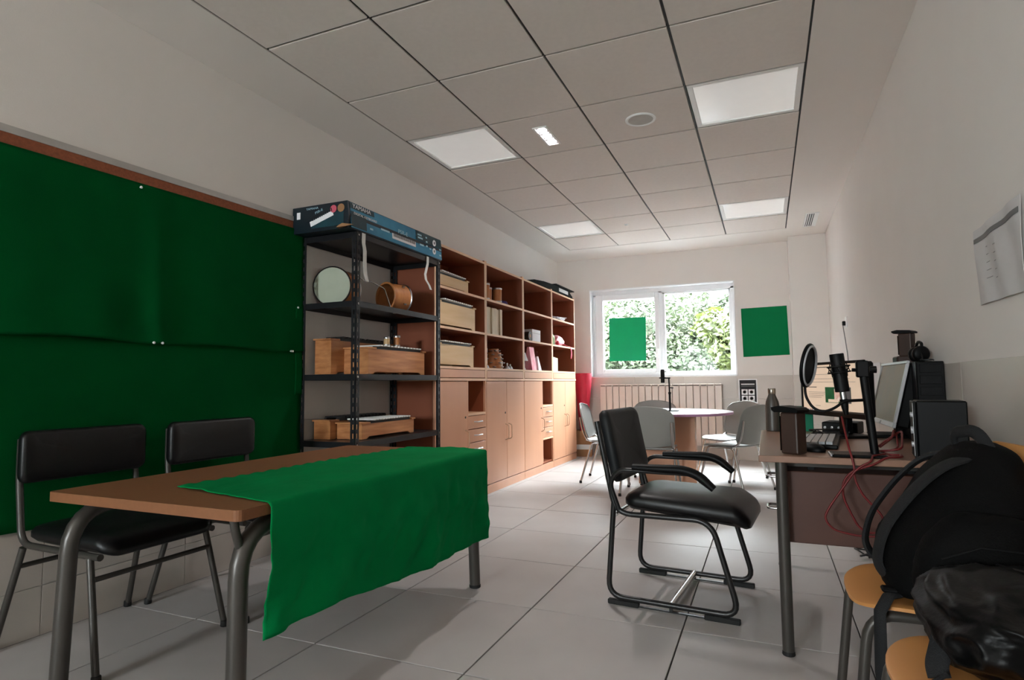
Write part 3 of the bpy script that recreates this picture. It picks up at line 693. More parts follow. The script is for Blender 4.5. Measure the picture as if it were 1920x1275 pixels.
# ------------------------------------------------------------------ left wall: board, rail, cloths
def slope(y): return (y+5.66)*.02
bd = thing('pin_board', 'long brown cork board on the left wall, mostly hidden by green cloth', 'board', (XL, -5.6, 0))
bm = B(); y0, y1 = -1.9, 1.44
vs_ = [(y0, .95), (y1, .95), (y1, 1.856+slope(y1-5.6)), (y0, 1.856+slope(y0-5.6))]; poly_prism(bm, vs_, 0, .016, 'x'); mesh_obj('cork_panel', bm, 'cork', bd)
bm = B(); poly_prism(bm, [(y0, 1.856+slope(y0-5.6)), (y1, 1.856+slope(y1-5.6)), (y1, 1.884+slope(y1-5.6)), (y0, 1.884+slope(y0-5.6))], 0, .02, 'x'); mesh_obj('top_rail', bm, 'rail', bd)
def fold(y, z, amp=1):
    d = 0
    for y0, k, w_ in ((-5.07, .02, .05), (-5.35, .012, .12), (-4.75, .01, .14), (-5.6, .01, .1), (-4.5, .006, .12)):
        yc = y0+(1.8-z)*.03*(1 if y0 < -5 else -1); d += k*math.exp(-((y-yc)/w_)**2)*min(1, max(0, (1.86-z)*1.6))
    return amp*(d+.007*noise.noise(Vector((y*2.2, z*1.3, 0)))+.004*noise.noise(Vector((y*7, z*3, 4))))
def upc(u, v):
    y = -7.3+u*3.175; zt = 1.812+slope(y); zb = 1.118+.006*math.sin(y*9); z = zb+(zt-zb)*v
    return (XL+.022+max(0, fold(y, z))+.012*(1-v)**3, y, z)
bm = B(); surf(bm, upc, 110, 40, .002)
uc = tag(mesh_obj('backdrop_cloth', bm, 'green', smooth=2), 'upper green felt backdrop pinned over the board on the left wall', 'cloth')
def loc_(u, v):
    y = -7.3+u*3.16; z = .405+.008*math.sin(y*5)+(1.14-.405)*v
    return (XL+.016+.010*abs(noise.noise(Vector((y*1.5, z*1.5, 7))))+.004*(1-v), y, z)
bm = B(); surf(bm, loc_, 90, 30, .002)
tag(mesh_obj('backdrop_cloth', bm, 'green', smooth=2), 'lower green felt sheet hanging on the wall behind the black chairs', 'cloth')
bm = B(); surf(bm, lambda u, v: (XL+.030+.004*math.sin(v*7)+.002*u, -4.20+.055*u+.02*(1-v)*(1-u)*0, .87+.51*v), 6, 20, .002)
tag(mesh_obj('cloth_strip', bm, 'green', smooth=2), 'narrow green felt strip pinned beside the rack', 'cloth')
for k, (y, z) in enumerate(((-5.154, 1.80), (-5.085, 1.117), (-5.05, 1.117), (-4.235, 1.118), (-4.19, 1.376), (-4.248, 1.118))):
    o = mesh_obj('push_pin', lt([(0,0),(.002,.0),(.002,.006),(.0055,.007),(.006,.011),(.003,.0135),(0,.014)], 10, mtx=Matrix.Translation((XL+.022+max(0, fold(y, z))+(.012 if z < 1.2 else .004), y, z)) @ Matrix.Rotation(PI/2, 4, 'Y')), 'white', smooth=.7)
    tag(o, ('white push pin at the top edge of the green backdrop', 'left white push pin at the middle fold of the backdrop', 'right white push pin at the middle fold of the backdrop', 'white push pin at the right end of the fold', 'white push pin on the narrow green strip', 'white push pin just left of the pin at the fold end')[k], 'pin', 'push pins in the green backdrop')

# ------------------------------------------------------------------ near table with green cloth
TX0, TX1, TY0, TY1, TZ = .155, .932, -5.755, -4.355, .612
tt = thing('table', 'brown laminate table with grey tube legs, half covered by a green cloth', 'table', ((TX0+TX1)/2, (TY0+TY1)/2, 0))
hx, hy = (TX1-TX0)/2, (TY1-TY0)/2
bm = B(); poly_prism(bm, rrect(hx*2, hy*2, .018, 4), TZ-.028, TZ, 'z'); mesh_obj('tabletop', bm, 'tabletop', tt)
for sx in (-1, 1):
    x = sx*(hx-.045)
    for sy in (-1, 1):
        lx = x+sx*.0; ly = sy*(hy-.045)
        mesh_obj('leg', tb([(lx+sx*.012, ly+sy*.012, .006), (lx, ly, TZ-.058), (lx, ly-sy*.34, TZ-.054)], .0245, 16, .13), 'frame', tt, smooth=.9)
        mesh_obj('foot_cap', lt([(.024,0),(.026,.002),(.026,.012),(.024,.014)], 16, cx=lx+sx*.012, cy=ly+sy*.012), 'rubber', tt, smooth=.6)
    mesh_obj('side_rail', bx(x-.012, x+.012, -hy+.36, hy-.36, TZ-.066, TZ-.029), 'frame', tt)
for sy in (-1, 1):
    mesh_obj('end_rail', bx(-hx+.07, hx-.07, sy*(hy-.20)-.010, sy*(hy-.20)+.010, TZ-.056, TZ-.030), 'frame', tt)
    for sx in (1,): mesh_obj('bracket', tb([(sx*(hx-.045), sy*(hy-.05), TZ-.115), (sx*(hx-.04), sy*(hy-.028), TZ-.06), (sx*(hx-.04), sy*(hy-.022), TZ-.029)], .011, 8, .03), 'frame', tt, smooth=1)

# cloth: u runs along the table (near to far), v from the far diagonal edge over the top and down
def clothpt(u, v):
    yn = -5.572; yf = -4.352
    top = .62
    xe = TX1+.006; R = .010
    y_in = yn-.0+u*(yf-yn)                       # along the inner (upper) edge
    xin = .475+.055*u+.008*math.sin(u*9)+.005*noise.noise(Vector((u*22, 0, 0)))
    y_e = -5.660+u*(yf+5.660)                      # along the table edge
    y_b = -5.725+u*(yf-.045+5.725)                  # along the hem
    zb = .296-.075*u+.012*math.sin(u*8)-.02*max(0, u-.8)
    if v < top:
        t = v/top; x = xin+(xe-R-xin)*t; y = y_in+(y_e-y_in)*t
        wr = .5+.5*noise.noise(Vector((x*11+y*3, y*7, 2))); w2_ = .5+.5*noise.noise(Vector((x*26, y*9, 6))); z = TZ+.0035+(.016*max(0, wr-.45)+.008*max(0, w2_-.45))*(min(1, t*3))*(1-t**4)
        if t < .06: z += .004*math.sin(u*60)**2
        return Vector((x, y, z))
    t = (v-top)/(1-top)
    if t < .06:
        a = t/.06*PI/2; return Vector((xe-R+R*math.sin(a), y_e, TZ+.0035-R+R*math.cos(a)))
    s = (t-.06)/.94; z = TZ-.0065+(zb-(TZ-.0065))*s; y = y_e+(y_b-y_e)*s
    f = noise.noise(Vector((u*5+s*.5, s*1.2, 5)))*.022+.012*math.exp(-((u-.70+s*.06)/.035)**2)+.013*math.exp(-((u-.62)/.02)**2)*math.exp(-((s-.7)/.3)**2)+.010*math.exp(-((u-.88+s*.03)/.03)**2)
    f += .014*noise.noise(Vector((u*14, s*3.2, 9)))+.007*noise.noise(Vector((u*34+s*5, s*9, 3)))+.016*math.exp(-((u-.78+.05*s)/.018)**2)*math.exp(-((s-.35)/.22)**2)
    return Vector((xe+.004+max(-.0, f+.016)*min(1, s*2.2)+.028*s*(1-u), y, z))
bm = B(); surf(bm, clothpt, 150, 90, .0018)
ct = thing('tablecloth', 'wrinkled green cloth draped over the front half of the brown table', 'cloth', (0,0,0))
mesh_obj('cloth_sheet', bm, 'cloth', ct, smooth=2)
def endfl(u, v):
    x = .56+.382*u; z0 = TZ+.0035
    yend = TY1+.004
    if v < .15: return Vector((x, yend-.006+.008*v/.15, z0+.001-.006*(v/.15)))
    s = (v-.15)/.85; return Vector((x+.0*s, yend+.006+.018*s+.010*math.sin(u*9+s*2)*s, z0-.006+(.232+.22*(1-u)**1.5-z0)*s))
bm = B(); surf(bm, endfl, 40, 40, .0018); mesh_obj('end_flap', bm, 'cloth', ct, smooth=2)

# ------------------------------------------------------------------ black stacking chairs (side chairs) by the backdrop
def side_chair(label, loc, rz):
    t = thing('side_chair', label, 'chair', loc, rz, None)
    hw = .212; r = .0115
    for s in (-1, 1):
        y = s*hw
        mesh_obj('back_post', tb([(-.245, y, .74), (-.245, y, .60), (-.215, y, .375), (.10, y, .372), (.215, y, .372)], r, 10, .055), 'frame', t, smooth=1)
        mesh_obj('leg', tb([(.17, y*1.02, .366), (.258, y*1.13, .010)], r, 10), 'frame', t, smooth=1)
        mesh_obj('leg', tb([(-.195, y*1.02, .366), (-.300, y*1.13, .010)], r, 10), 'frame', t, smooth=1)
        for x in (.259, -.301): mesh_obj('foot_cap', lt([(.0135,0),(.015,.003),(.014,.022),(.0117,.024)], 12, cx=x, cy=y*1.13), 'rubber', t, smooth=.8)
    mesh_obj('stretcher', tb([(.192, -hw*1.02, .300), (.192, hw*1.02, .300)], .009, 8), 'frame', t, smooth=1)
    mesh_obj('stretcher', tb([(-.212, -hw*1.02, .300), (-.212, hw*1.02, .300)], .009, 8), 'frame', t, smooth=1)
    bm = cushion(.44, .43, .055, .055, .6)
    for v in bm.verts:
        x = v.co.x
        if x > .12: v.co.z -= (x-.12)**2*3.2
        v.co += Vector((.022, 0, .416))
    mesh_obj('seat', bm, 'vinyl', t, smooth=1.2)
    bm = cushion(.185, .458, .045, .03, .4)
    bmesh.ops.rotate(bm, cent=(0,0,0), matrix=Matrix.Rotation(PI/2, 3, 'Y'), verts=bm.verts)
    for v in bm.verts:
        v.co.x += .03*(v.co.y/.22)**2
        v.co += Vector((-.250, 0, .676))
    mesh_obj('backrest', bm, 'vinyl', t, smooth=1.2)
    return t
side_chair('black padded chair nearest the camera, against the green backdrop behind the table', (-.065, -5.375, 0), .0)
side_chair('second black padded chair behind the table, the one nearer the black rack', (-.01, -4.845, 0), .0)

# ------------------------------------------------------------------ armchair
ac = thing('armchair', 'black padded armchair with grey tube runner frame in the middle of the floor', 'chair', (1.789, -4.149, 0), math.radians(-5.2))
hw = .228; r = .0115
for s in (-1, 1):
    y = s*hw
    mesh_obj('side_frame', tb([(-.298, y, .755), (-.222, y, .372), (.165, y, .378), (.262, y, .030), (-.262, y, .030), (-.228, y, .425)], r, 12, .07), 'armframe', ac, smooth=1)
    for a, b in ((-.262, -.13), (.13, .262)): mesh_obj('runner_pad', bx(a, b, y-.011, y+.011, .0, .020, bev=.003), 'rubber', ac)
    bm = B(); box(bm, -.13, .13, y-.006, y+.006, .003, .008); box(bm, -.006, .006, y-.006, y+.006, .003, .022); mesh_obj('runner_strip', bm, 'armframe', ac)
    mesh_obj('arm_tube', tb([(-.205, y*1.01, .385), (-.242, y*1.06, .50), (-.20, y*1.10, .558), (.10, y*1.10, .558)], .010, 10, .05), 'armframe', ac, smooth=1)
    bm = B(); pts = fillet([(-.135, y*1.10, .572), (.07, y*1.10, .572), (.125, y*1.10, .556), (.185, y*1.10, .505)], .06); n_ = len(pts)
    tube(bm, pts, [.013 if i in (0, n_-1) else .0185 for i in range(n_)], 12, rx=.023)
    mesh_obj('armrest', bm, 'plblack', ac, smooth=1)
mesh_obj('crossbar', tb([(0, -hw, .030), (0, hw, .030)], .0135, 12), 'chrome', ac, smooth=1)
mesh_obj('crossbar', tb([(-.225, -hw, .368), (-.225, hw, .368)], .010, 10), 'chrome', ac, smooth=1)
bm = cushion(.50, .45, .065, .06, .5)
for v in bm.verts:
    x = v.co.x
    if x > .10: v.co.z -= (x-.10)**2*2.6
    v.co.z += .012*math.cos(v.co.y*7)*0; v.co += Vector((.055, 0, .424))
mesh_obj('seat', bm, 'vinyl', ac, smooth=1.2)
bm = cushion(.31, .45, .050, .045, .3)
bmesh.ops.rotate(bm, cent=(0,0,0), matrix=Matrix.Rotation(PI/2, 3, 'Y'), verts=bm.verts)
for v in bm.verts: v.co.x += .045*(v.co.y/.225)**2*.6
bmesh.ops.rotate(bm, cent=(0,0,0), matrix=Matrix.Rotation(-.195, 3, 'Y'), verts=bm.verts)
for v in bm.verts: v.co += Vector((-.268, 0, .645))
mesh_obj('backrest', bm, 'greyvinyl', ac, smooth=1.2)

# ------------------------------------------------------------------ round table
RX, RY = 1.295, -1.19
rtb = thing('round_table', 'pale round meeting table with crossed beech base near the window', 'table', (RX, RY, 0))
mesh_obj('tabletop', lt([(.568,.627),(.572,.629),(.572,.649),(.568,.651),(0,.651)], 72), 'roundtop', rtb, smooth=.6)
mesh_obj('edge_band', lt([(.5725,.627),(.577,.629),(.577,.648),(.5725,.650)], 72), 'roundedge', rtb, smooth=.6)
mesh_obj('base_panel', bx(-.245, .245, -.013, .013, .022, .627, bev=.002, mtx=Matrix.Rotation(.08, 4, 'Z') @ Matrix.Translation((0,-.26,0))), 'laminate', rtb)
mesh_obj('base_panel', bx(-.245, .245, -.013, .013, .022, .627, bev=.002, mtx=Matrix.Rotation(.08, 4, 'Z') @ Matrix.Translation((0,.26,0))), 'laminate', rtb)
mesh_obj('base_panel', bx(-.013, .013, -.246, .246, .022, .627, bev=.002, mtx=Matrix.Rotation(.08, 4, 'Z') @ Matrix.Translation((.232,0,0))), 'laminate', rtb)
mesh_obj('base_panel', bx(-.013, .013, -.246, .246, .022, .627, bev=.002, mtx=Matrix.Rotation(.08, 4, 'Z') @ Matrix.Translation((-.232,0,0))), 'laminate', rtb)
for sx in (-1, 1):
    for sy in (-1, 1): mesh_obj('levelling_foot', lt([(.022,0),(.022,.01),(.008,.012),(.008,.024)], 14, cx=sx*.2, cy=sy*.24), 'plblack', rtb)

# ------------------------------------------------------------------ grey plastic chairs
def grey_chair(label, loc, rz):
    t = thing('stacking_chair', label, 'chair', loc, rz, None)       # faces local +x
    hw = .20; r = .0095
    for s in (-1, 1):
        y = s*hw
        mesh_obj('back_post', tb([(-.235, y, .60), (-.215, y*1.0, .48), (-.175, y, .385), (.03, y, .375)], r, 8, .05, rx=.013), 'chrome', t, smooth=1)
        mesh_obj('leg', tb([(.02, y, .372), (.11, y, .371), (.205, y*1.12, .012)], r, 8, .03), 'chrome', t, smooth=1)
        mesh_obj('leg', tb([(.02, y*.99, .368), (-.13, y, .366), (-.235, y*1.12, .012)], r, 8, .03), 'chrome', t, smooth=1)
        for x in (.206, -.236): mesh_obj('foot_cap', lt([(.0115,0),(.013,.003),(.012,.022),(.0098,.024)], 10, cx=x, cy=y*1.12), 'rubber', t, smooth=.8)
    mesh_obj('seat_bar', tb([(.09, -hw, .372), (.09, hw, .372)], .008, 8), 'chrome', t, smooth=1)
    mesh_obj('seat_bar', tb([(-.11, -hw, .372), (-.11, hw, .372)], .008, 8), 'chrome', t, smooth=1)
    bm = B()
    out = rrect(.40, .42, .09, 6)
    def sz(x, y): return .398-.012*math.cos(x*5)*math.cos(y*5)-max(0, x-.1)**2*2.2
    for dz, m_ in ((0, 1),):
        rings = []
        for q, s in ((0, .02), (1, .3), (2, .6), (3, .85), (4, .97), (5, 1.0)):
            rings.append([bm.verts.new((x*s, y*s, sz(x*s, y*s)-(.006 if q == 5 else 0))) for x, y in out])
        rings.append([bm.verts.new((x*.985, y*.985, sz(x, y)-.014)) for x, y in out])
        N_ = len(out); bm.faces.new(rings[0])
        for a, b in zip(rings, rings[1:]):
            for k in range(N_): bm.faces.new((a[k], a[(k+1) % N_], b[(k+1) % N_], b[k]))
        bm.faces.new(rings[-1][::-1])
    mesh_obj('seat', bm, 'greypl', t, smooth=1.2)
    def bk(u, v):      # u across, v up; rounded top corners
        z = .415+.285*v; wv = hw+.018
        if v > .72: wv -= .060*((v-.72)/.28)**2.6
        if v < .2: wv -= .03*((.2-v)/.2)**2
        yy = (u*2-1)*wv; x = -.185-.075*v-.0*v+.035*((u*2-1)**2)
        zz = z+.022*(1-(u*2-1)**2)*v-.02*(1-(u*2-1)**2)*(1-v)
        return Vector((x-.012, yy, zz))
    bm = B(); surf(bm, bk, 18, 16, .007); mesh_obj('backrest', bm, 'greypl', t, smooth=1.2)
    bm = B(); P = [bk(0, v/12) for v in range(0, 13)]+[bk(u/12, 1) for u in range(1, 13)]+[bk(1, 1-v/12) for v in range(1, 13)]
    tube(bm, [p+Vector((-.002,0,0)) for p in P], .0055, 6); mesh_obj('rim', bm, 'greypl', t, smooth=1)
    return t
grey_chair('grey plastic chair at the left side of the round table, beside the cabinets', (.76, -1.275, 0), .08)
grey_chair('grey plastic chair on the camera side of the round table, behind the black armchair', (1.235, -1.78, 0), 1.62)
grey_chair('grey plastic chair between the round table and the radiator', (1.07, -.62, 0), -1.45)
grey_chair('grey plastic chair at the right of the round table, nearest the desk', (1.87, -1.37, 0), 2.60)
grey_chair('grey plastic chair right of the round table, the farther one by the window wall', (1.80, -.72, 0), -2.25)

# ------------------------------------------------------------------ microphone on the round table
mt = thing('desk_microphone', 'black microphone on a short boom stand in the middle of the round table', 'microphone', (1.31, -1.20, .652))
mesh_obj('base_plate', bx(-.085, .085, -.05, .05, 0, .008, bev=.003), 'plblack', mt)
mesh_obj('pole', tb([(.01,0,.008),(.01,0,.16)], .0095, 12), 'plblack', mt, smooth=1)
mesh_obj('pole', tb([(.01,0,.16),(.006,0,.31)], .007, 12), 'plblack', mt, smooth=1)
mesh_obj('collar', lt([(.013,.155),(.013,.175)], 14, cx=.01), 'plblack', mt)
mesh_obj('clamp_knob', tb([(.012,0,.215),(.045,0,.213)], .005, 8), 'plblack', mt)
mesh_obj('clamp', bx(-.05, .02, -.008, .008, .298, .310, bev=.003), 'plblack', mt)
mesh_obj('mount_ring', lt([(.03,.30),(.032,.302),(.032,.310),(.03,.312),(.02,.312),(.02,.300)], 20, cx=-.05), 'plblack', mt)
mesh_obj('microphone_body', lt([(.014,.26),(.018,.263),(.0185,.30),(.0185,.372),(.015,.384),(0,.386)], 20, cx=-.05), 'plblack', mt, smooth=.7)

# ------------------------------------------------------------------ radiator, sheets on the walls
rd = thing('radiator', 'cream sectional radiator below the window', 'radiator', (.20, YB-.105, .16))
ns = 18; pitch = 1.465/ns
for k in range(ns):
    x = k*pitch; bm = B()
    box(bm, x+.003, x+pitch-.003, 0, .012, 0, .735, bev=.004)
    box(bm, x+.012, x+pitch-.012, .012, .075, .02, .70, bev=.01); box(bm, x+.006, x+pitch-.006, .0, .07, .705, .728, bev=.006)
    mesh_obj('radiator_section', bm, 'radiator', rd)
mesh_obj('pipe', tb([(-.02,.04,.05),(0.01,.04,.05)], .012, 10), 'radiator', rd); mesh_obj('pipe', tb([(-.018,.04,.05),(-.018,.04,-.16)], .009, 10), 'chrome', rd)
mesh_obj('valve', lt([(.018,0),(.02,.02),(.018,.045),(0,.048)], 14, mtx=Matrix.Translation((-.018,.04,.05)) @ Matrix.Rotation(-PI/2, 4, 'Y')), 'white', rd, smooth=.7)
for x in (.3, 1.15): mesh_obj('bracket', bx(x, x+.02, .05, .0985, .55, .58), 'radiator', rd)
def quad_sheet(name, pts, y, m, label, cat, t_=.0012, group=None, parent=None):
    bm = B(); poly_prism(bm, pts, y-t_, y, 'y'); o = mesh_obj(name, bm, m, parent)
    return tag(o, label, cat, group) if label else o
quad_sheet('paper_sheet', [(1.903,1.777),(2.397,1.785),(2.408,1.218),(1.912,1.203)], YB-.0005, 'gpaper', 'square of green paper stuck on the white wall right of the window', 'paper')
quad_sheet('paper_sheet', [(.283,1.757),(.757,1.752),(.751,1.194),(.276,1.197)], YB+FY+.0115, 'gpaper2', 'green paper stuck on the left window pane', 'paper')
pz = thing('poster', 'narrow black and white poster with eight boxes beside the radiator', 'poster', (1.845, YB-.0055, .47))
mesh_obj('sheet', bx(0, .205, -.0015, 0, 0, .475), 'paper', pz); mesh_obj('black_panel', bx(.012, .193, -.0025, -.0016, .01, .463), 'ink', pz)
mesh_obj('heading', bx(.03, .175, -.0034, -.0026, .408, .420), 'paper', pz); mesh_obj('heading', bx(.03, .175, -.0034, -.0026, .388, .394), 'greyink', pz)
for i in range(2):
    for j in range(4):
        b = mesh_obj('picture_box', bx(.032+i*.075, .098+i*.075, -.0034, -.0026, .29-j*.075, .355-j*.075), 'paper', pz)
        mesh_obj('drawing', lt([(.02,0),(.02,.0006),(.014,.0006),(.014,0)], 14, mtx=Matrix.Translation((.065+i*.075, -.0035, .323-j*.075)) @ Matrix.Rotation(PI/2, 4, 'X')), 'greyink', b)
t = thing('paper_roll', 'tall crimson paper cone standing in the corner left of the radiator', 'paper', (.0, .47, .24))
mesh_obj('rolled_sheet', lt([(.045,0),(.115,.8),(.112,.8),(.042,0)], 28), 'red', t, smooth=.9); mesh_obj('overlap_edge', tb([(.031,-.034,0),(.077,-.086,.79)], .003, 6), 'red', t)
t = thing('carton_bin', 'brown carton wrapped with pale tape on the floor in the corner', 'box', (0.0, .47, 0), .2)
bm = B()
for a in ((-.10,.10,-.10,-.094),(-.10,.10,.094,.10),(-.10,-.094,-.094,.094),(.094,.10,-.094,.094)): box(bm, *a, 0, .32)
mesh_obj('side_wall', bm, 'cardboard', t); mesh_obj('bottom', bx(-.094,.094,-.094,.094,.0,.238), 'cardboard', t)
bm = B()
for a in ((-.102,.102,-.102,-.1003),(-.102,-.1003,-.1,.1),(.1003,.102,-.1,.1)): box(bm, *a, .09, .15)
mesh_obj('tape_band', bm, 'tape', t)
# paper sheet on right wall
def wsheet(u, v):
    y = -4.50-.40*u; zt = 1.405+.012*u; zb = 1.160-.004*u
    if u < .12 and v > .9: y -= .0
    return Vector((XR-.003-.006*math.sin(u*7+v*2)**2-.004*u, y+.012*(1-v)*(1-u)*-1, zb+(zt-zb)*v))
t = thing('paper_notice', 'curling white paper notice on the right wall, cut by the picture edge', 'paper', (0,0,0))
bm = B(); surf(bm, wsheet, 24, 16, .001); mesh_obj('sheet', bm, 'paper2', t, smooth=1)
def stripe(u0, u1, v0, v1, m, nm):
    bm = B(); surf(bm, lambda u, v: wsheet(u0+(u1-u0)*u, v0+(v1-v0)*v)-Vector((.0022,0,0)), 14, 2, .0008); mesh_obj(nm, bm, m, t)
stripe(.02, .98, .82, .88, 'greyink', 'printed_band'); 
for k in range(5): stripe(.25, .28+.02*k, .70-.1*k, .705-.1*k, 'greyink', 'printed_line'); stripe(.45, .5, .66-.1*k, .665-.1*k, 'greyink', 'printed_line')
# outlet + cable, papers on the wall, vent, speaker, detector, spotlight
t = thing('wall_outlet', 'white wall socket with a thin grey cable on the right wall', 'socket', (XR, -1.07, 1.42))
mesh_obj('cover_plate', bx(-.010, 0, -.045, .045, -.045, .045, bev=.003), 'white', t); mesh_obj('plug', bx(-.035, -.010, -.0, .028, -.03, .008, bev=.004), 'pldark', t)
tag(mesh_obj('cable', tb([(XR-.03,-1.055,1.39),(XR-.02,-1.055,1.30),(XR-.008,-1.10,1.12),(XR-.008,-1.07,.90),(XR-.009,-1.08,.02)], .004, 6, .05), 'greyink', smooth=1), 'thin grey cable hanging from the wall socket', 'cable')
tag(mesh_obj('wall_paper_sheet', bx(XR-.0075, XR-.0062, -2.62, -2.30, .73, 1.03), 'paper'), 'white sheet on the right wall tile behind the tilted monitor', 'paper')
tag(mesh_obj('wall_paper_sheet', bx(XR-.0075, XR-.0062, -2.24, -1.72, .74, .95), 'paper'), 'wide white sheet low on the right wall, seen past the microphone pole', 'paper')
t = thing('air_vent', 'small slotted air vent in the ceiling near the right wall', 'vent', (2.62, -.28, H))
bm = B()
for a in ((-.06,.06,-.27,-.255),(-.06,.06,.255,.27),(-.06,-.042,-.255,.255),(.02,.06,-.255,.255)): box(bm, *a, -.006, -.0005)
mesh_obj('vent_frame', bm, 'white', t); mesh_obj('vent_back', bx(-.042,.02,-.255,.255,-.002,-.0005), 'black', t)
for x in (-.031, -.012, .007): mesh_obj('vent_slat', bx(x-.004, x+.004, -.255, .255, -.006, -.002, mtx=None), 'white', t)
t = thing('ceiling_speaker', 'round white loudspeaker grille in the ceiling', 'speaker', (1.50, -3.29, H))
mesh_obj('trim_ring', lt([(.093,0),(.093,-.004),(.088,-.008),(.076,-.006),(.074,-.001)], 40), 'white', t, smooth=.6); mesh_obj('speaker_grille', lt([(.0,-.003),(.075,-.004),(.075,-.0015),(0,-.001)], 36), 'grille', t)
t = thing('smoke_detector', 'tiny round detector in the ceiling between the far lights', 'detector', (.89, -.90, H))
mesh_obj('body', lt([(.022,0),(.022,-.003),(.012,-.006),(.010,-.014),(0,-.015)], 20), 'white', t, smooth=.6)
t = thing('spotlight', 'small lit ceiling spotlight with three lamps', 'light', (.893, -3.30, H))
bm = B()
for a in ((-.048,-.034,-.15,.15),(.034,.048,-.15,.15),(-.034,.034,-.15,-.14),(-.034,.034,.14,.15),(-.034,.034,-.052,-.042),(-.034,.034,.042,.052)): box(bm, *a, -.008, -.0005, bev=.001)
mesh_obj('housing', bm, 'white', t); mesh_obj('reflector', bx(-.034,.034,-.14,.14,-.0025,-.0005), 'silver', t)
for y in (-.096, 0, .096):
    mesh_obj('lamp', lt([(.030,-.0028),(.028,-.0055),(.0,-.006)], 24, cy=y), 'led', t, smooth=.6)
    l = bpy.data.lights.new('spot_beam', 'SPOT'); l.energy = 6; l.spot_size = 1.9; l.spot_blend = .6; l.shadow_soft_size = .03; l.color = (1, .96, .93)
    lo = bpy.data.objects.new('spot_beam', l); C.objects.link(lo); lo.location = (.893, -3.30+y, H-.012)

# ------------------------------------------------------------------ computer desk
DX0, DX1, DY0, DY1, DZ = 2.118, 2.785, -4.645, -3.49, .668
dk = thing('computer_desk', 'laminate computer desk with grey metal legs along the right wall', 'desk', ((DX0+DX1)/2, (DY0+DY1)/2, 0))
hx, hy = (DX1-DX0)/2, (DY1-DY0)/2
mesh_obj('desktop', bx(-hx, hx, -hy, hy, DZ-.022, DZ, bev=.002), 'desktop', dk)
for sx in (-1, 1):
    for sy in (-1, 1):
        lx, ly = sx*(hx-(.07 if sy < 0 else .077)), sy*(hy-.045)
        bm = B(); tube(bm, [(lx, ly, .012), (lx, ly, DZ-.022)], .019, 16, rx=.019); mesh_obj('leg', bm, 'frame', dk, smooth=1)
        mesh_obj('foot_cap', lt([(.019,0),(.021,.003),(.0195,.014)], 16, cx=lx, cy=ly), 'rubber', dk)
    mesh_obj('frame_rail', bx(sx*(hx-.07)-.012, sx*(hx-.07)+.012, -hy+.06, hy-.06, DZ-.05, DZ-.0222), 'frame', dk)
mesh_obj('frame_rail', bx(-hx+.09, hx-.09, -hy+.14, -hy+.16, DZ-.05, DZ-.0222), 'frame', dk)
pd = thing('drawer_pedestal', 'hanging drawer unit with two chrome handles under the desk', 'drawers', (2.176, -4.55, .362))
mesh_obj('case', bx(.018, .50, 0, .42, 0, .245, bev=.002), 'deskside', pd)
for zz in (.004, .127):
    d = mesh_obj('drawer', bx(0, .017, .003, .417, zz, zz+.114, bev=.002), 'deskside', pd)
    mesh_obj('handle', tb([(.0,.25,zz+.06),(-.036,.255,zz+.06),(-.036,.335,zz+.06),(.0,.34,zz+.06)], .005, 8, .012), 'chrome', d, smooth=1)
bm = B()
for x in (.1, .4): box(bm, x, x+.02, .05, .37, .2452, .2838)
mesh_obj('hanger', bm, 'pldark', pd)

# desk items -------------------------------------------------------
Zd = DZ+.0008
t = thing('water_bottle', 'grey brown steel water bottle on the far left corner of the desk', 'bottle', (2.175, -3.555, Zd))
mesh_obj('bottle_body', lt([(.030,0),(.034,.003),(.034,.125),(.030,.150),(.018,.180),(.017,.186),(0,.186)], 28), 'bottle', t, smooth=.9)
mesh_obj('cap', lt([(.0175,.1865),(.0185,.188),(.0185,.212),(.0165,.215),(0,.2155)], 24), 'steel', t, smooth=.6)
def mini_speaker(label, loc, rz):
    t = thing('desk_speaker', label, 'speaker', loc, rz)
    mesh_obj('cabinet', bx(-.030, .032, -.030, .030, 0, .143, bev=.006, seg=2), 'darkwood', t)
    mesh_obj('front_panel', bx(-.0335, -.0322, -.028, .028, .01, .13, bev=.0005), 'plblack', t)
    for zz, r_ in ((.05, .022), (.10, .013)): mesh_obj('driver', lt([(r_,0),(r_,.002),(r_*.8,.003),(r_*.3,.0005),(0,.0015)], 20, mtx=Matrix.Translation((-.0336,0,zz)) @ Matrix.Rotation(-PI/2, 4, 'Y')), 'pldark', t)
    bm = B(); poly_prism(bm, [(-.056,.150),(-.058,.160),(-.030,.166),(.030,.160),(.040,.152),(.038,.1435),(-.036,.1435),(-.046,.143)], -.038, .038, 'y'); mesh_obj('overhanging_cap', bm, 'plblack', t)
    return t
mini_speaker('small dark wooden speaker with overhanging black cap on the near left desk corner', (2.232, -4.56, Zd), -.55)
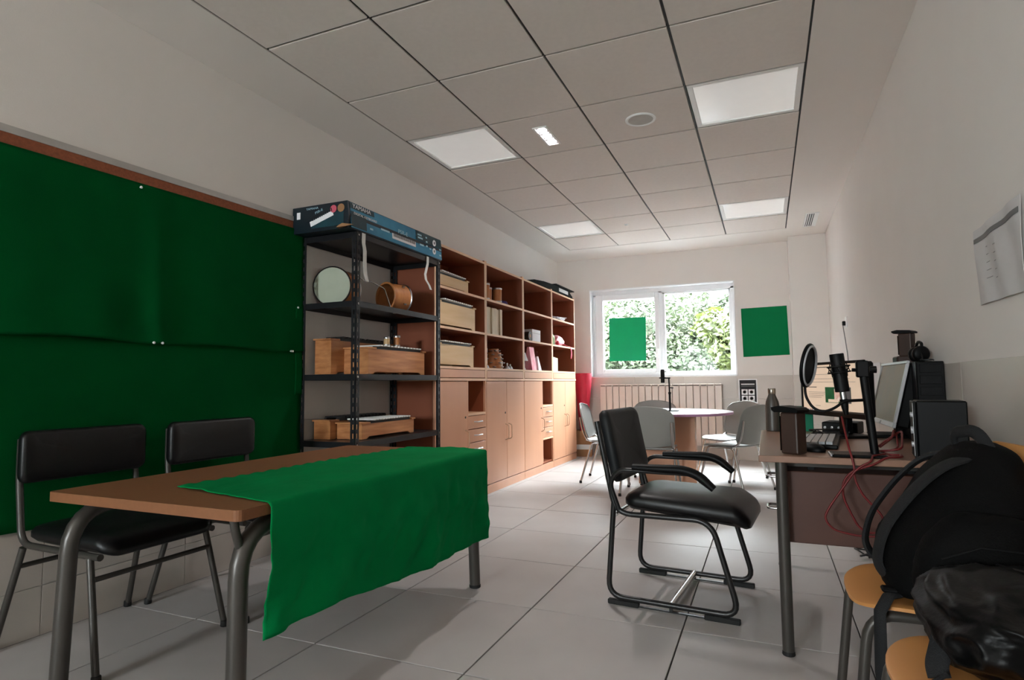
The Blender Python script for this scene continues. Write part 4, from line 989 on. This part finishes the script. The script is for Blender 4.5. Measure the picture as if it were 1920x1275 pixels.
# keyboard, mouse
t = thing('keyboard', 'black computer keyboard with pale keys on the desk', 'keyboard', (2.335, -4.17, Zd), -.12)
mesh_obj('keyboard_base', bx(-.075, .075, -.21, .21, 0, .016, bev=.004), 'plblack', t)
bm = B()
for i in range(5):
    for j in range(14):
        box(bm, -.064+i*.025, -.064+i*.025+.021, -.195+j*.0275, -.195+j*.0275+.0235, .0163, .0225+.001*i)
o = mesh_obj('keys', bm, 'keycap', t); o['kind'] = 'stuff'
t = thing('mouse', 'black computer mouse beside the small wooden speaker', 'mouse', (2.30, -4.46, Zd), .5)
bm = B(); lathe(bm, [(.031,0),(.033,.006),(.028,.018),(.016,.026),(0,.028)], 20); bend(bm, lambda c: (c.x, c.y*1.6, c.z)); mesh_obj('shell', bm, 'plblack', t, smooth=1)
mesh_obj('wheel', lt([(.006,-.003),(.006,.003),(0,.003)], 12, mtx=Matrix.Translation((0,.03,.021)) @ Matrix.Rotation(PI/2, 4, 'Y')), 'pldark', t)
def frame_rect(w_, h_, b, bb, dpt):
    bm = B()
    for a in ((-w_/2,w_/2,0,bb),(-w_/2,w_/2,h_-b,h_),(-w_/2,-w_/2+b,bb,h_-b),(w_/2-b,w_/2,bb,h_-b)): box(bm, a[0], a[1], -.012, dpt, a[2], a[3], bev=.002)
    return bm
# monitor 1: lit web page.  local: screen normal -y, x to the right
def monitor(label, loc, rz, tilt, w_, h_, z0, bez, scr, dpt=.04):
    t = thing('monitor', label, 'monitor', loc, rz)
    head = mesh_obj('casing', bend(bx(-w_/2+.006, w_/2-.006, .0, dpt, .006, h_-.006, bev=.008), lambda c: c), 'plblack', t, (0, 0, z0), (tilt, 0, 0))
    mesh_obj('bezel', frame_rect(w_, h_, .012, .022, -.0), bez, head, (0, 0, 0))
    sc_ = mesh_obj('display', bx(-w_/2+.011, w_/2-.011, -.0065, -.001, .021, h_-.011), scr, head)
    mesh_obj('stand_neck', bx(-.03, .03, dpt*.5+.02, dpt*.5+.05, .012, z0+.06, bev=.004), 'plblack', t)
    mesh_obj('stand_foot', bx(-.11, .11, -.05, .12, 0, .012, bev=.005), 'plblack', t)
    return t, head
import mathutils
m1, hd1 = monitor('black monitor with a bright web page, standing on the far part of the desk', (2.425, -3.815, Zd), math.atan2(-.48, .217), 0, .515, .247, .09, 'plblack', 'screen')
def pr(x0, x1, z0, z1, m, nm='page_print', off=0): mesh_obj(nm, bx(x0, x1, -.0078-off, -.0067, z0, z1), m, hd1)
for x0, x1, z in ((-.17,.0,.222),(-.17,.10,.190),(-.17,.15,.170),(-.16,.19,.155),(-.19,-.12,.130),(-.19,-.02,.108),(-.19,-.05,.100),(-.19,-.06,.092),(-.19,-.08,.084),(-.13,-.09,.045)):
    pr(x0, x1, z, z+(.0035 if z in (.130,.222) else .0012), 'scr_ink')
pr(-.045, .155, .062, .132, 'scr_green', 'page_picture'); pr(.03, .10, .07, .125, 'scr_red', 'page_picture', .0008); pr(.115, .155, .062, .132, 'greyink', 'page_picture', .0008); pr(-.02, .06, .064, .078, 'screen', 'page_picture', .001)
pr(-.246, .246, .0215, .0275, 'scr_ink', 'task_bar')
for k in range(9): pr(-.23+k*.018, -.22+k*.018, .0228, .0265, 'scr_red' if k % 2 else 'paper', 'task_icon', .001)
m2, hd2 = monitor('tilted silver framed monitor showing a beige picture, at the wall side of the desk', (2.63, -3.72, Zd), -PI/2+.02, -.23, .52, .285, .052, 'silver', 'screen2', .05)
mesh_obj('button_badge', lt([(.008,0),(.008,.002),(0,.002)], 16, mtx=Matrix.Translation((.0,-.012,.011)) @ Matrix.Rotation(PI/2, 4, 'X')), 'paper', hd2)
# dark box under monitor 1
t = thing('audio_box', 'low black box with cables under the bright monitor', 'box', (2.46, -3.62, Zd), -.3)
mesh_obj('case', bx(-.06, .09, -.05, .10, 0, .055, bev=.004), 'plblack', t)
for k in range(4): mesh_obj('knob', lt([(.006,0),(.006,.01),(0,.011)], 12, mtx=Matrix.Translation((-.045+k*.03,-.0505,.03)) @ Matrix.Rotation(PI/2, 4, 'X')), 'silver', t)
# tower
t = thing('computer_tower', 'tall black computer tower at the wall behind the tilted monitor', 'computer', (2.745, -4.06, Zd))
mesh_obj('case', bx(-.042, .052, .006, .42, 0, .325, bev=.003), 'plblack', t)
mesh_obj('front_panel', bx(-.040, .050, .0, .0058, .002, .322, bev=.002), 'pldark', t)
for zz in (.28, .235, .19): mesh_obj('drive_bay', bx(-.032, .042, -.003, -.0002, zz, zz+.034, bev=.001), 'plblack', t)
mesh_obj('button', lt([(.008,0),(.008,.003),(0,.004)], 14, mtx=Matrix.Translation((.0,-.0002,.15)) @ Matrix.Rotation(PI/2, 4, 'X')), 'silver', t)
TZt = Zd+.3255
t = thing('router_box', 'flat dark box under the upper wooden speaker on top of the tower', 'box', (2.738, -3.70, TZt)); mesh_obj('case', bx(-.045, .05, -.06, .05, 0, .032, bev=.004), 'darkwood', t); mesh_obj('front_strip', bx(-.0465, -.0452, -.05, .04, .006, .026), 'plblack', t)
mini_speaker('small dark wooden speaker with overhanging black cap on top of the tower', (2.742, -3.705, TZt+.0325), -.55).scale = (.85,.85,.72)
t = thing('headphones', 'black headphones lying on top of the computer tower', 'headphones', (2.745, -3.90, TZt))
for y in (-.045, .03):
    mesh_obj('ear_cup', lt([(.0,-.014),(.026,-.013),(.033,-.006),(.033,.006),(.026,.013),(0,.014)], 20, mtx=Matrix.Translation((0,y,.034)) @ Matrix.Rotation(PI/2, 4, 'X') @ Matrix.Rotation(.3, 4, 'Y')), 'plblack', t, smooth=.8)
mesh_obj('headband', tb([(0,-.045,.050),(.005,-.05,.075),(.0,-.01,.088),(-.0,.035,.07),(0,.03,.05)], .006, 8, .03), 'plblack', t, smooth=1)
tag(mesh_obj('cable', tb([(2.742,-3.95,TZt+.04),(2.74,-4.0,TZt+.012),(2.72,-4.03,TZt+.005),(2.76,-4.05,TZt+.006),(2.78,-3.98,TZt+.006)], .003, 6, .02), 'bcable', smooth=1), 'thin black cable curled beside the headphones', 'cable')
# black speaker at near right
t = thing('desk_loudspeaker', 'tall black loudspeaker with silver edge at the right near corner of the desk', 'speaker', (2.655, -4.545, Zd), -.12)
mesh_obj('cabinet', bx(-.058, .075, -.07, .07, 0, .185, bev=.004), 'plblack', t)
mesh_obj('front_edge', bx(-.066, -.0582, -.068, .068, .002, .183, bev=.002), 'pldark', t)
mesh_obj('trim_strip', bx(-.0672, -.0662, -.068, -.058, .01, .178), 'silver', t)
for zz, r_ in ((.14,.014), (.09,.02), (.045,.014)): mesh_obj('knob', lt([(r_*.6,0),(r_*.6,.006),(0,.007)], 14, mtx=Matrix.Translation((-.0665,-.035,zz)) @ Matrix.Rotation(-PI/2, 4, 'Y')), 'silver', t, smooth=.8)
# studio microphone on stand
t = thing('studio_microphone', 'black studio microphone with round pop filter on a tall stand at the desk edge', 'microphone', (2.42, -4.565, Zd), .0)
mesh_obj('base_plate', bx(-.075, .085, -.062, .055, 0, .009, bev=.003), 'plblack', t)
mesh_obj('base_trim', bx(-.080, -.0755, -.058, .05, .001, .0085, bev=.001), 'silver', t)
mesh_obj('pole', tb([(.055,0,.009),(.030,.0,.318)], .013, 14), 'plblack', t, smooth=1)
mesh_obj('pole_clamp', bx(.012, .05, -.014, .014, .262, .318, bev=.004), 'plblack', t)
mesh_obj('mount_arm', tb([(.04,0,.285),(-.0,0,.288)], .006, 8), 'plblack', t)
mesh_obj('clamp_knob', lt([(.010,-.01),(.012,-.004),(.012,.01),(0,.012)], 12, mtx=Matrix.Translation((.062,0,.288)) @ Matrix.Rotation(PI/2, 4, 'Y')), 'plblack', t)
TM = Matrix.Translation((-.030,0,.206)) @ Matrix.Rotation(-.10, 4, 'Y')
mesh_obj('microphone_body', lt([(.020,.008),(.0225,.01),(.0225,.135),(.0215,.138),(0,.139)], 28, mtx=TM), 'plblack', t, smooth=.6)
mesh_obj('connector', lt([(.010,-.045),(.010,.0075),(0,.0078)], 16, mtx=TM), 'satin', t, smooth=.6)
mesh_obj('connector_sleeve', lt([(.007,-.070),(.011,-.045),(.013,-.025),(.013,-.018),(.0105,-.017)], 16, mtx=TM), 'plblack', t, smooth=.6)
for z in (.075, .095):
    bm = B(); tube(bm, [(.034*math.cos(k*PI/12), .034*math.sin(k*PI/12), z) for k in range(24)], .0028, 6, True); bmesh.ops.transform(bm, matrix=TM, verts=bm.verts[:]); mesh_obj('shock_mount_ring', bm, 'plblack', t, smooth=1)
bm = B()
for k in range(6):
    a = k*PI/3+.2; tube(bm, [(.034*math.cos(a), .034*math.sin(a), .095), (.0235*math.cos(a+.5), .0235*math.sin(a+.5), .06)], .0016, 5)
    tube(bm, [(.034*math.cos(a), .034*math.sin(a), .075), (.0235*math.cos(a-.5), .0235*math.sin(a-.5), .11)], .0016, 5)
bmesh.ops.transform(bm, matrix=TM, verts=bm.verts[:]); mesh_obj('elastic_band', bm, 'plblack', t)
mesh_obj('filter_arm', tb([(.045,0,.187),(-.02,-.015,.184),(-.035,-.016,.178)], .005, 8), 'plblack', t)
mesh_obj('gooseneck', tb([(-.035,-.016,.178),(-.06,-.02,.158),(-.095,-.02,.145),(-.125,-.015,.160),(-.146,-.01,.20),(-.145,-.01,.245)], .0045, 10, .03), 'plblack', t, smooth=1)
PM = Matrix.Translation((-.132,0,.305)) @ Matrix.Rotation(.16, 4, 'Y') @ Matrix.Rotation(math.radians(-19), 4, 'Z')
bm = B(); tube(bm, [(0,.072*math.cos(k*PI/20), .072*math.sin(k*PI/20)) for k in range(40)], .006, 8, True, rx=None); bmesh.ops.transform(bm, matrix=PM, verts=bm.verts[:]); mesh_obj('pop_filter_ring', bm, 'plblack', t, smooth=1)
bm = B(); tube(bm, [(.0058,.069*math.cos(k*PI/20), .068*math.sin(k*PI/20)) for k in range(40)], .0045, 6, True); bmesh.ops.transform(bm, matrix=PM, verts=bm.verts[:]); mesh_obj('ring_trim', bm, 'silver', t, smooth=1)
mesh_obj('pop_filter_mesh', lt([(0,-.0008),(.067,-.0008),(.067,.0008),(0,.0008)], 40, mtx=PM @ Matrix.Rotation(PI/2, 4, 'Y')), 'pldark', t)
# red cable
def cp(px, py, y=-4.662): return (2.39+(px-1590)*.00175, y, .645-(py-870)*.00177)
P = [(2.383,-4.565,Zd+.130),(2.386,-4.60,Zd+.09),(2.392,-4.645,Zd+.03),(2.397,-4.658,Zd+.006)]+[cp(*q) for q in ((1597,872),(1596,890),(1606,918),(1638,955),(1640,975),(1622,989),(1600,980),(1588,955),(1576,925))]+[cp(1577,897,-4.668),cp(1592,878,-4.668),cp(1630,864,-4.668)]+[(2.49,-4.66,Zd+.008),(2.545,-4.62,Zd+.006),(2.55,-4.56,Zd+.006)]
tag(mesh_obj('red_cable', tb(P, .0034, 8, .05), 'cable', smooth=1), 'red microphone cable running down over the near desk edge and looping below', 'cable')
P = [(2.50,-4.58,Zd+.010),(2.455,-4.645,Zd+.010)]+[cp(*q, -4.675) for q in ((1625,858),(1600,872),(1578,905),(1552,945),(1543,964),(1556,984),(1600,993),(1650,988),(1690,960))]
tag(mesh_obj('red_cable', tb(P, .0034, 8, .05), 'cable', smooth=1), 'wider red cable loop hanging lowest in front of the drawer unit', 'cable')
P = [(2.53,-4.30,Zd+.006),(2.55,-4.42,Zd+.05),(2.57,-4.33,Zd+.075),(2.59,-4.26,Zd+.05),(2.57,-4.40,Zd+.008),(2.50,-4.45,Zd+.006),(2.50,-4.50,Zd+.012),(2.56,-4.52,Zd+.02),(2.58,-4.42,Zd+.05),(2.60,-4.30,Zd+.07),(2.55,-4.25,Zd+.02),(2.50,-4.38,Zd+.006),(2.52,-4.56,Zd+.006),(2.545,-4.555,Zd+.006)]
tag(mesh_obj('red_cable', tb(P, .0036, 8, .04), 'cable', smooth=1), 'coiled red cable lying on the desk between stand and loudspeaker', 'cable')
rc = random.Random(5)
P = [(2.36+rc.uniform(-.06,.12), -3.95+rc.uniform(-.09,.14), Zd+rc.uniform(.004,.04)) for k in range(12)]
tag(mesh_obj('black_cable', tb(P, .003, 6, .03), 'bcable', smooth=1), 'tangled black cables on the desk below the bright monitor', 'cable')
P = [(2.62+rc.uniform(-.07,.06), -3.18+rc.uniform(-.12,.10), .005+rc.uniform(0,.05)) for k in range(12)]
tag(mesh_obj('black_cable', tb(P, .0045, 6, .03), 'bcable', smooth=1), 'tangled black cables on the floor behind the desk', 'cable')
tag(mesh_obj('black_cable', tb([(2.56,-3.52,DZ+.0),(2.56,-3.47,.64),(2.57,-3.46,.3),(2.6,-3.30,.006),(2.62,-3.2,.006)], .0035, 6, .05), 'bcable', smooth=1), 'black cable hanging down behind the far desk edge', 'cable')
quad_sheet('folder', [(2.16,0),(2.42,0),(2.42,.003),(2.16,.003)], 0, 'gpaper2', None, None)
bpy.data.objects.remove(bpy.data.objects['folder'])
t = thing('folder', 'turquoise folder leaning upright behind the wooden desk speaker', 'folder', (2.30, -3.53, Zd), -.2)
mesh_obj('cover', bx(-.07, .06, -.006, -.003, 0, .125, bev=.001), 'gpaper2', t); mesh_obj('pages', bx(-.068, .058, -.0028, .004, .001, .12), 'paper', t); mesh_obj('cover', bx(-.07, .06, .0042, .0062, 0, .125), 'gpaper2', t)

# ------------------------------------------------------------------ wooden school chairs
def school_chair(label, loc, rz):
    t = thing('wooden_chair', label, 'chair', loc, rz)     # faces local +x
    hw = .165; r = .0125; sh = .385
    for s in (-1, 1):
        y = s*hw
        mesh_obj('leg', tb([(.205, y*1.05, .008), (.165, y, sh-.028), (-.02, y, sh-.026)], r, 12, .065), 'frame', t, smooth=1)
        mesh_obj('leg', tb([(-.235, y*1.05, .008), (-.18, y, sh-.030), (-.19, y, sh+.10), (-.225, y, .70)], r, 12, .03), 'frame', t, smooth=1)
        mesh_obj('seat_rail', tb([(-.02, y, sh-.026), (-.185, y, sh-.028)], r, 12), 'frame', t, smooth=1)
        for x in (.206, -.236): mesh_obj('foot_cap', lt([(.014,0),(.016,.003),(.015,.02),(.0127,.022)], 12, cx=x, cy=y*1.05), 'rubber', t)
    def sp(x, y): return sh+.006-.010*math.cos(x*6)*math.cos(y*6)-max(0, x-.09)**2*2.0
    out = []
    for k in range(48):
        a = 2*PI*k/48; cxx, sxx = math.cos(a), math.sin(a); e = .62
        out.append((math.copysign(abs(cxx)**e, cxx)*.195, math.copysign(abs(sxx)**e, sxx)*.195*(1-.04*(cxx < 0))))
    bm = B(); rings = []
    for s in (.02, .3, .6, .85, .97, 1): rings.append([bm.verts.new((x*s, y*s, sp(x*s, y*s)-(.002 if s == 1 else 0))) for x, y in out])
    rings.append([bm.verts.new((x, y, sp(x, y)-.010)) for x, y in out]); rings.append([bm.verts.new((x*.97, y*.97, sp(x, y)-.012)) for x, y in out])
    bm.faces.new(rings[0]); bm.faces.new(rings[-1][::-1])
    for a, b in zip(rings, rings[1:]):
        for k in range(48): bm.faces.new((a[k], a[(k+1) % 48], b[(k+1) % 48], b[k]))
    mesh_obj('seat', bm, 'ply', t, smooth=.8)
    def bk(u, v):
        q = u*2-1; e = (1-abs(v*2-1)**3*.12); return Vector((-.226-.012*v+.03*q*q+.012, q*.195*e, .585+.165*v))
    bm = B(); surf(bm, bk, 20, 10, .010); mesh_obj('backrest', bm, 'ply', t, smooth=.8)
    return t
school_chair('pale wooden school chair holding the black backpack, beside the desk', (2.525, -5.0, 0), PI)
school_chair('pale wooden school chair nearest the camera, under the glossy black bag', (2.545, -5.53, 0), PI+.05)

# ------------------------------------------------------------------ backpack
bp = thing('backpack', 'large black backpack with webbing straps on the wooden chair by the desk', 'backpack', (2.575, -5.02, .398))
def blob(secs, n, fx, amp, seed, m, name, parent, sq=.7):
    # secs: (z, cx, cy, rx, ry)
    bm = B(); rings = []
    for z, cx_, cy_, rx_, ry_ in secs:
        ring = []
        for k in range(n):
            a = 2*PI*k/n; c_, s_ = math.cos(a), math.sin(a)
            x = cx_+math.copysign(abs(c_)**sq, c_)*rx_; y = cy_+math.copysign(abs(s_)**sq, s_)*ry_
            d = 1+amp*noise.noise(Vector((x*9+seed, y*9, z*9)))+amp*.5*noise.noise(Vector((x*25, y*25+seed, z*25)))
            ring.append(bm.verts.new((cx_+(x-cx_)*d, cy_+(y-cy_)*d, z+amp*.04*noise.noise(Vector((x*14, y*14, seed))))))
        rings.append(ring)
    bm.faces.new(rings[0][::-1]); bm.faces.new(rings[-1])
    for a, b in zip(rings, rings[1:]):
        for k in range(n): bm.faces.new((a[k], a[(k+1) % n], b[(k+1) % n], b[k]))
    return mesh_obj(name, bm, m, parent, smooth=2)
def dens(secs, k=5):
    out = []
    for i in range(len(secs)-1):
        for j in range(k):
            t_ = j/k; p0 = secs[max(i-1,0)]; p1 = secs[i]; p2 = secs[i+1]; p3 = secs[min(i+2,len(secs)-1)]
            out.append(tuple(.5*((2*b)+(-a+c)*t_+(2*a-5*b+4*c-d)*t_*t_+(-a+3*b-3*c+d)*t_**3) for a, b, c, d in zip(p0, p1, p2, p3)))
    out.append(secs[-1]); return out
blob(dens([(.0,-.01,-.03,.13,.13),(.02,-.02,-.03,.155,.165),(.12,-.01,-.03,.155,.18),(.22,.025,-.015,.13,.155),(.30,.05,.005,.095,.125),(.345,.065,.01,.065,.09),(.365,.07,.01,.03,.05)]), 48, 0, .10, 1, 'nylon', 'pack_body', bp)
blob(dens([(.03,-.02,-.235,.09,.03),(.05,-.02,-.235,.115,.055),(.15,-.01,-.23,.11,.06),(.21,.01,-.225,.08,.04),(.225,.01,-.22,.04,.02)]), 36, 0, .12, 4, 'nylon', 'front_pocket', bp)
for yy, o_ in ((.10, 0), (-.10, -.01)):
    P = fillet([(.05, yy*.5, .335), (-.03, yy+.01, .32), (-.10, yy+.015, .25), (-.168, yy+.015, .15), (-.188, yy+.01, .06), (-.14, yy, .012)], .08)
    bm = B(); tube(bm, P, .008, 10, rx=.026); mesh_obj('shoulder_strap', bm, 'strap', bp, smooth=1)
mesh_obj('grab_handle', tb([(.03,.05,.335),(.02,.045,.385),(.055,-.02,.398),(.08,-.05,.335)], .008, 10, .03, rx=.016), 'strap', bp, smooth=1)
bm = B(); tube(bm, [(-.14,-.13,.01),(-.175,-.17,.012),(-.196,-.185,-.02),(-.20,-.188,-.16),(-.197,-.19,-.20)], [.006,.007,.009,.010,.006], 8, rx=.016); mesh_obj('hanging_strap', bm, 'strap', bp, smooth=1)
mesh_obj('strap_buckle', bx(-.185, -.150, -.155, -.125, .014, .026, bev=.004), 'plblack', bp)
mesh_obj('zip_pull', bx(.04, .075, -.2745, -.270, .17, .176, bev=.001, mtx=None), 'satin', bp)
mesh_obj('zip', tb([(-.09,-.291,.14),(-.02,-.2925,.17),(.06,-.289,.165)], .002, 6), 'pldark', bp)
# glossy bag on second chair
b2 = thing('duffel_bag', 'crumpled glossy black nylon bag on the nearest wooden chair', 'bag', (2.575, -5.49, .398))
def crease(x, y, z): return 0
bm = B(); bmesh.ops.create_icosphere(bm, subdivisions=6, radius=1)
for v in bm.verts:
    c_ = v.co.copy(); p = Vector((math.copysign(abs(c_.x)**.8, c_.x)*.168, math.copysign(abs(c_.y)**.8, c_.y)*.21, math.copysign(abs(c_.z)**.85, c_.z)*.085))
    rg = 1-abs(noise.noise(Vector((c_.x*2.4+3, c_.y*2.0, c_.z*2.0))))*2; rg2 = 1-abs(noise.noise(Vector((c_.x*6, c_.y*5+2, c_.z*6))))*2
    p *= 1+.11*rg+.018*rg2-.08
    p.z = max(p.z+.076, 0)
    v.co = p
mesh_obj('bag_body', bm, 'nylon2', b2, smooth=2)
mesh_obj('bag_strap', tb([(-.02,.14,.13),(-.10,.05,.142),(-.13,-.05,.115),(-.165,-.09,.02),(-.163,-.10,.004)], .005, 8, .04, rx=.018), 'strap', b2, smooth=1)
mesh_obj('zip', tb([(.0,.16,.142),(.01,.0,.168),(.02,-.15,.142)], .004, 6, .05), 'pldark', b2, smooth=1)
mesh_obj('side_loop', tb([(-.155,-.12,.02),(-.19,-.13,.0),(-.20,-.15,-.005),(-.17,-.16,.015)], .004, 6, .02), 'strap', b2, smooth=1)
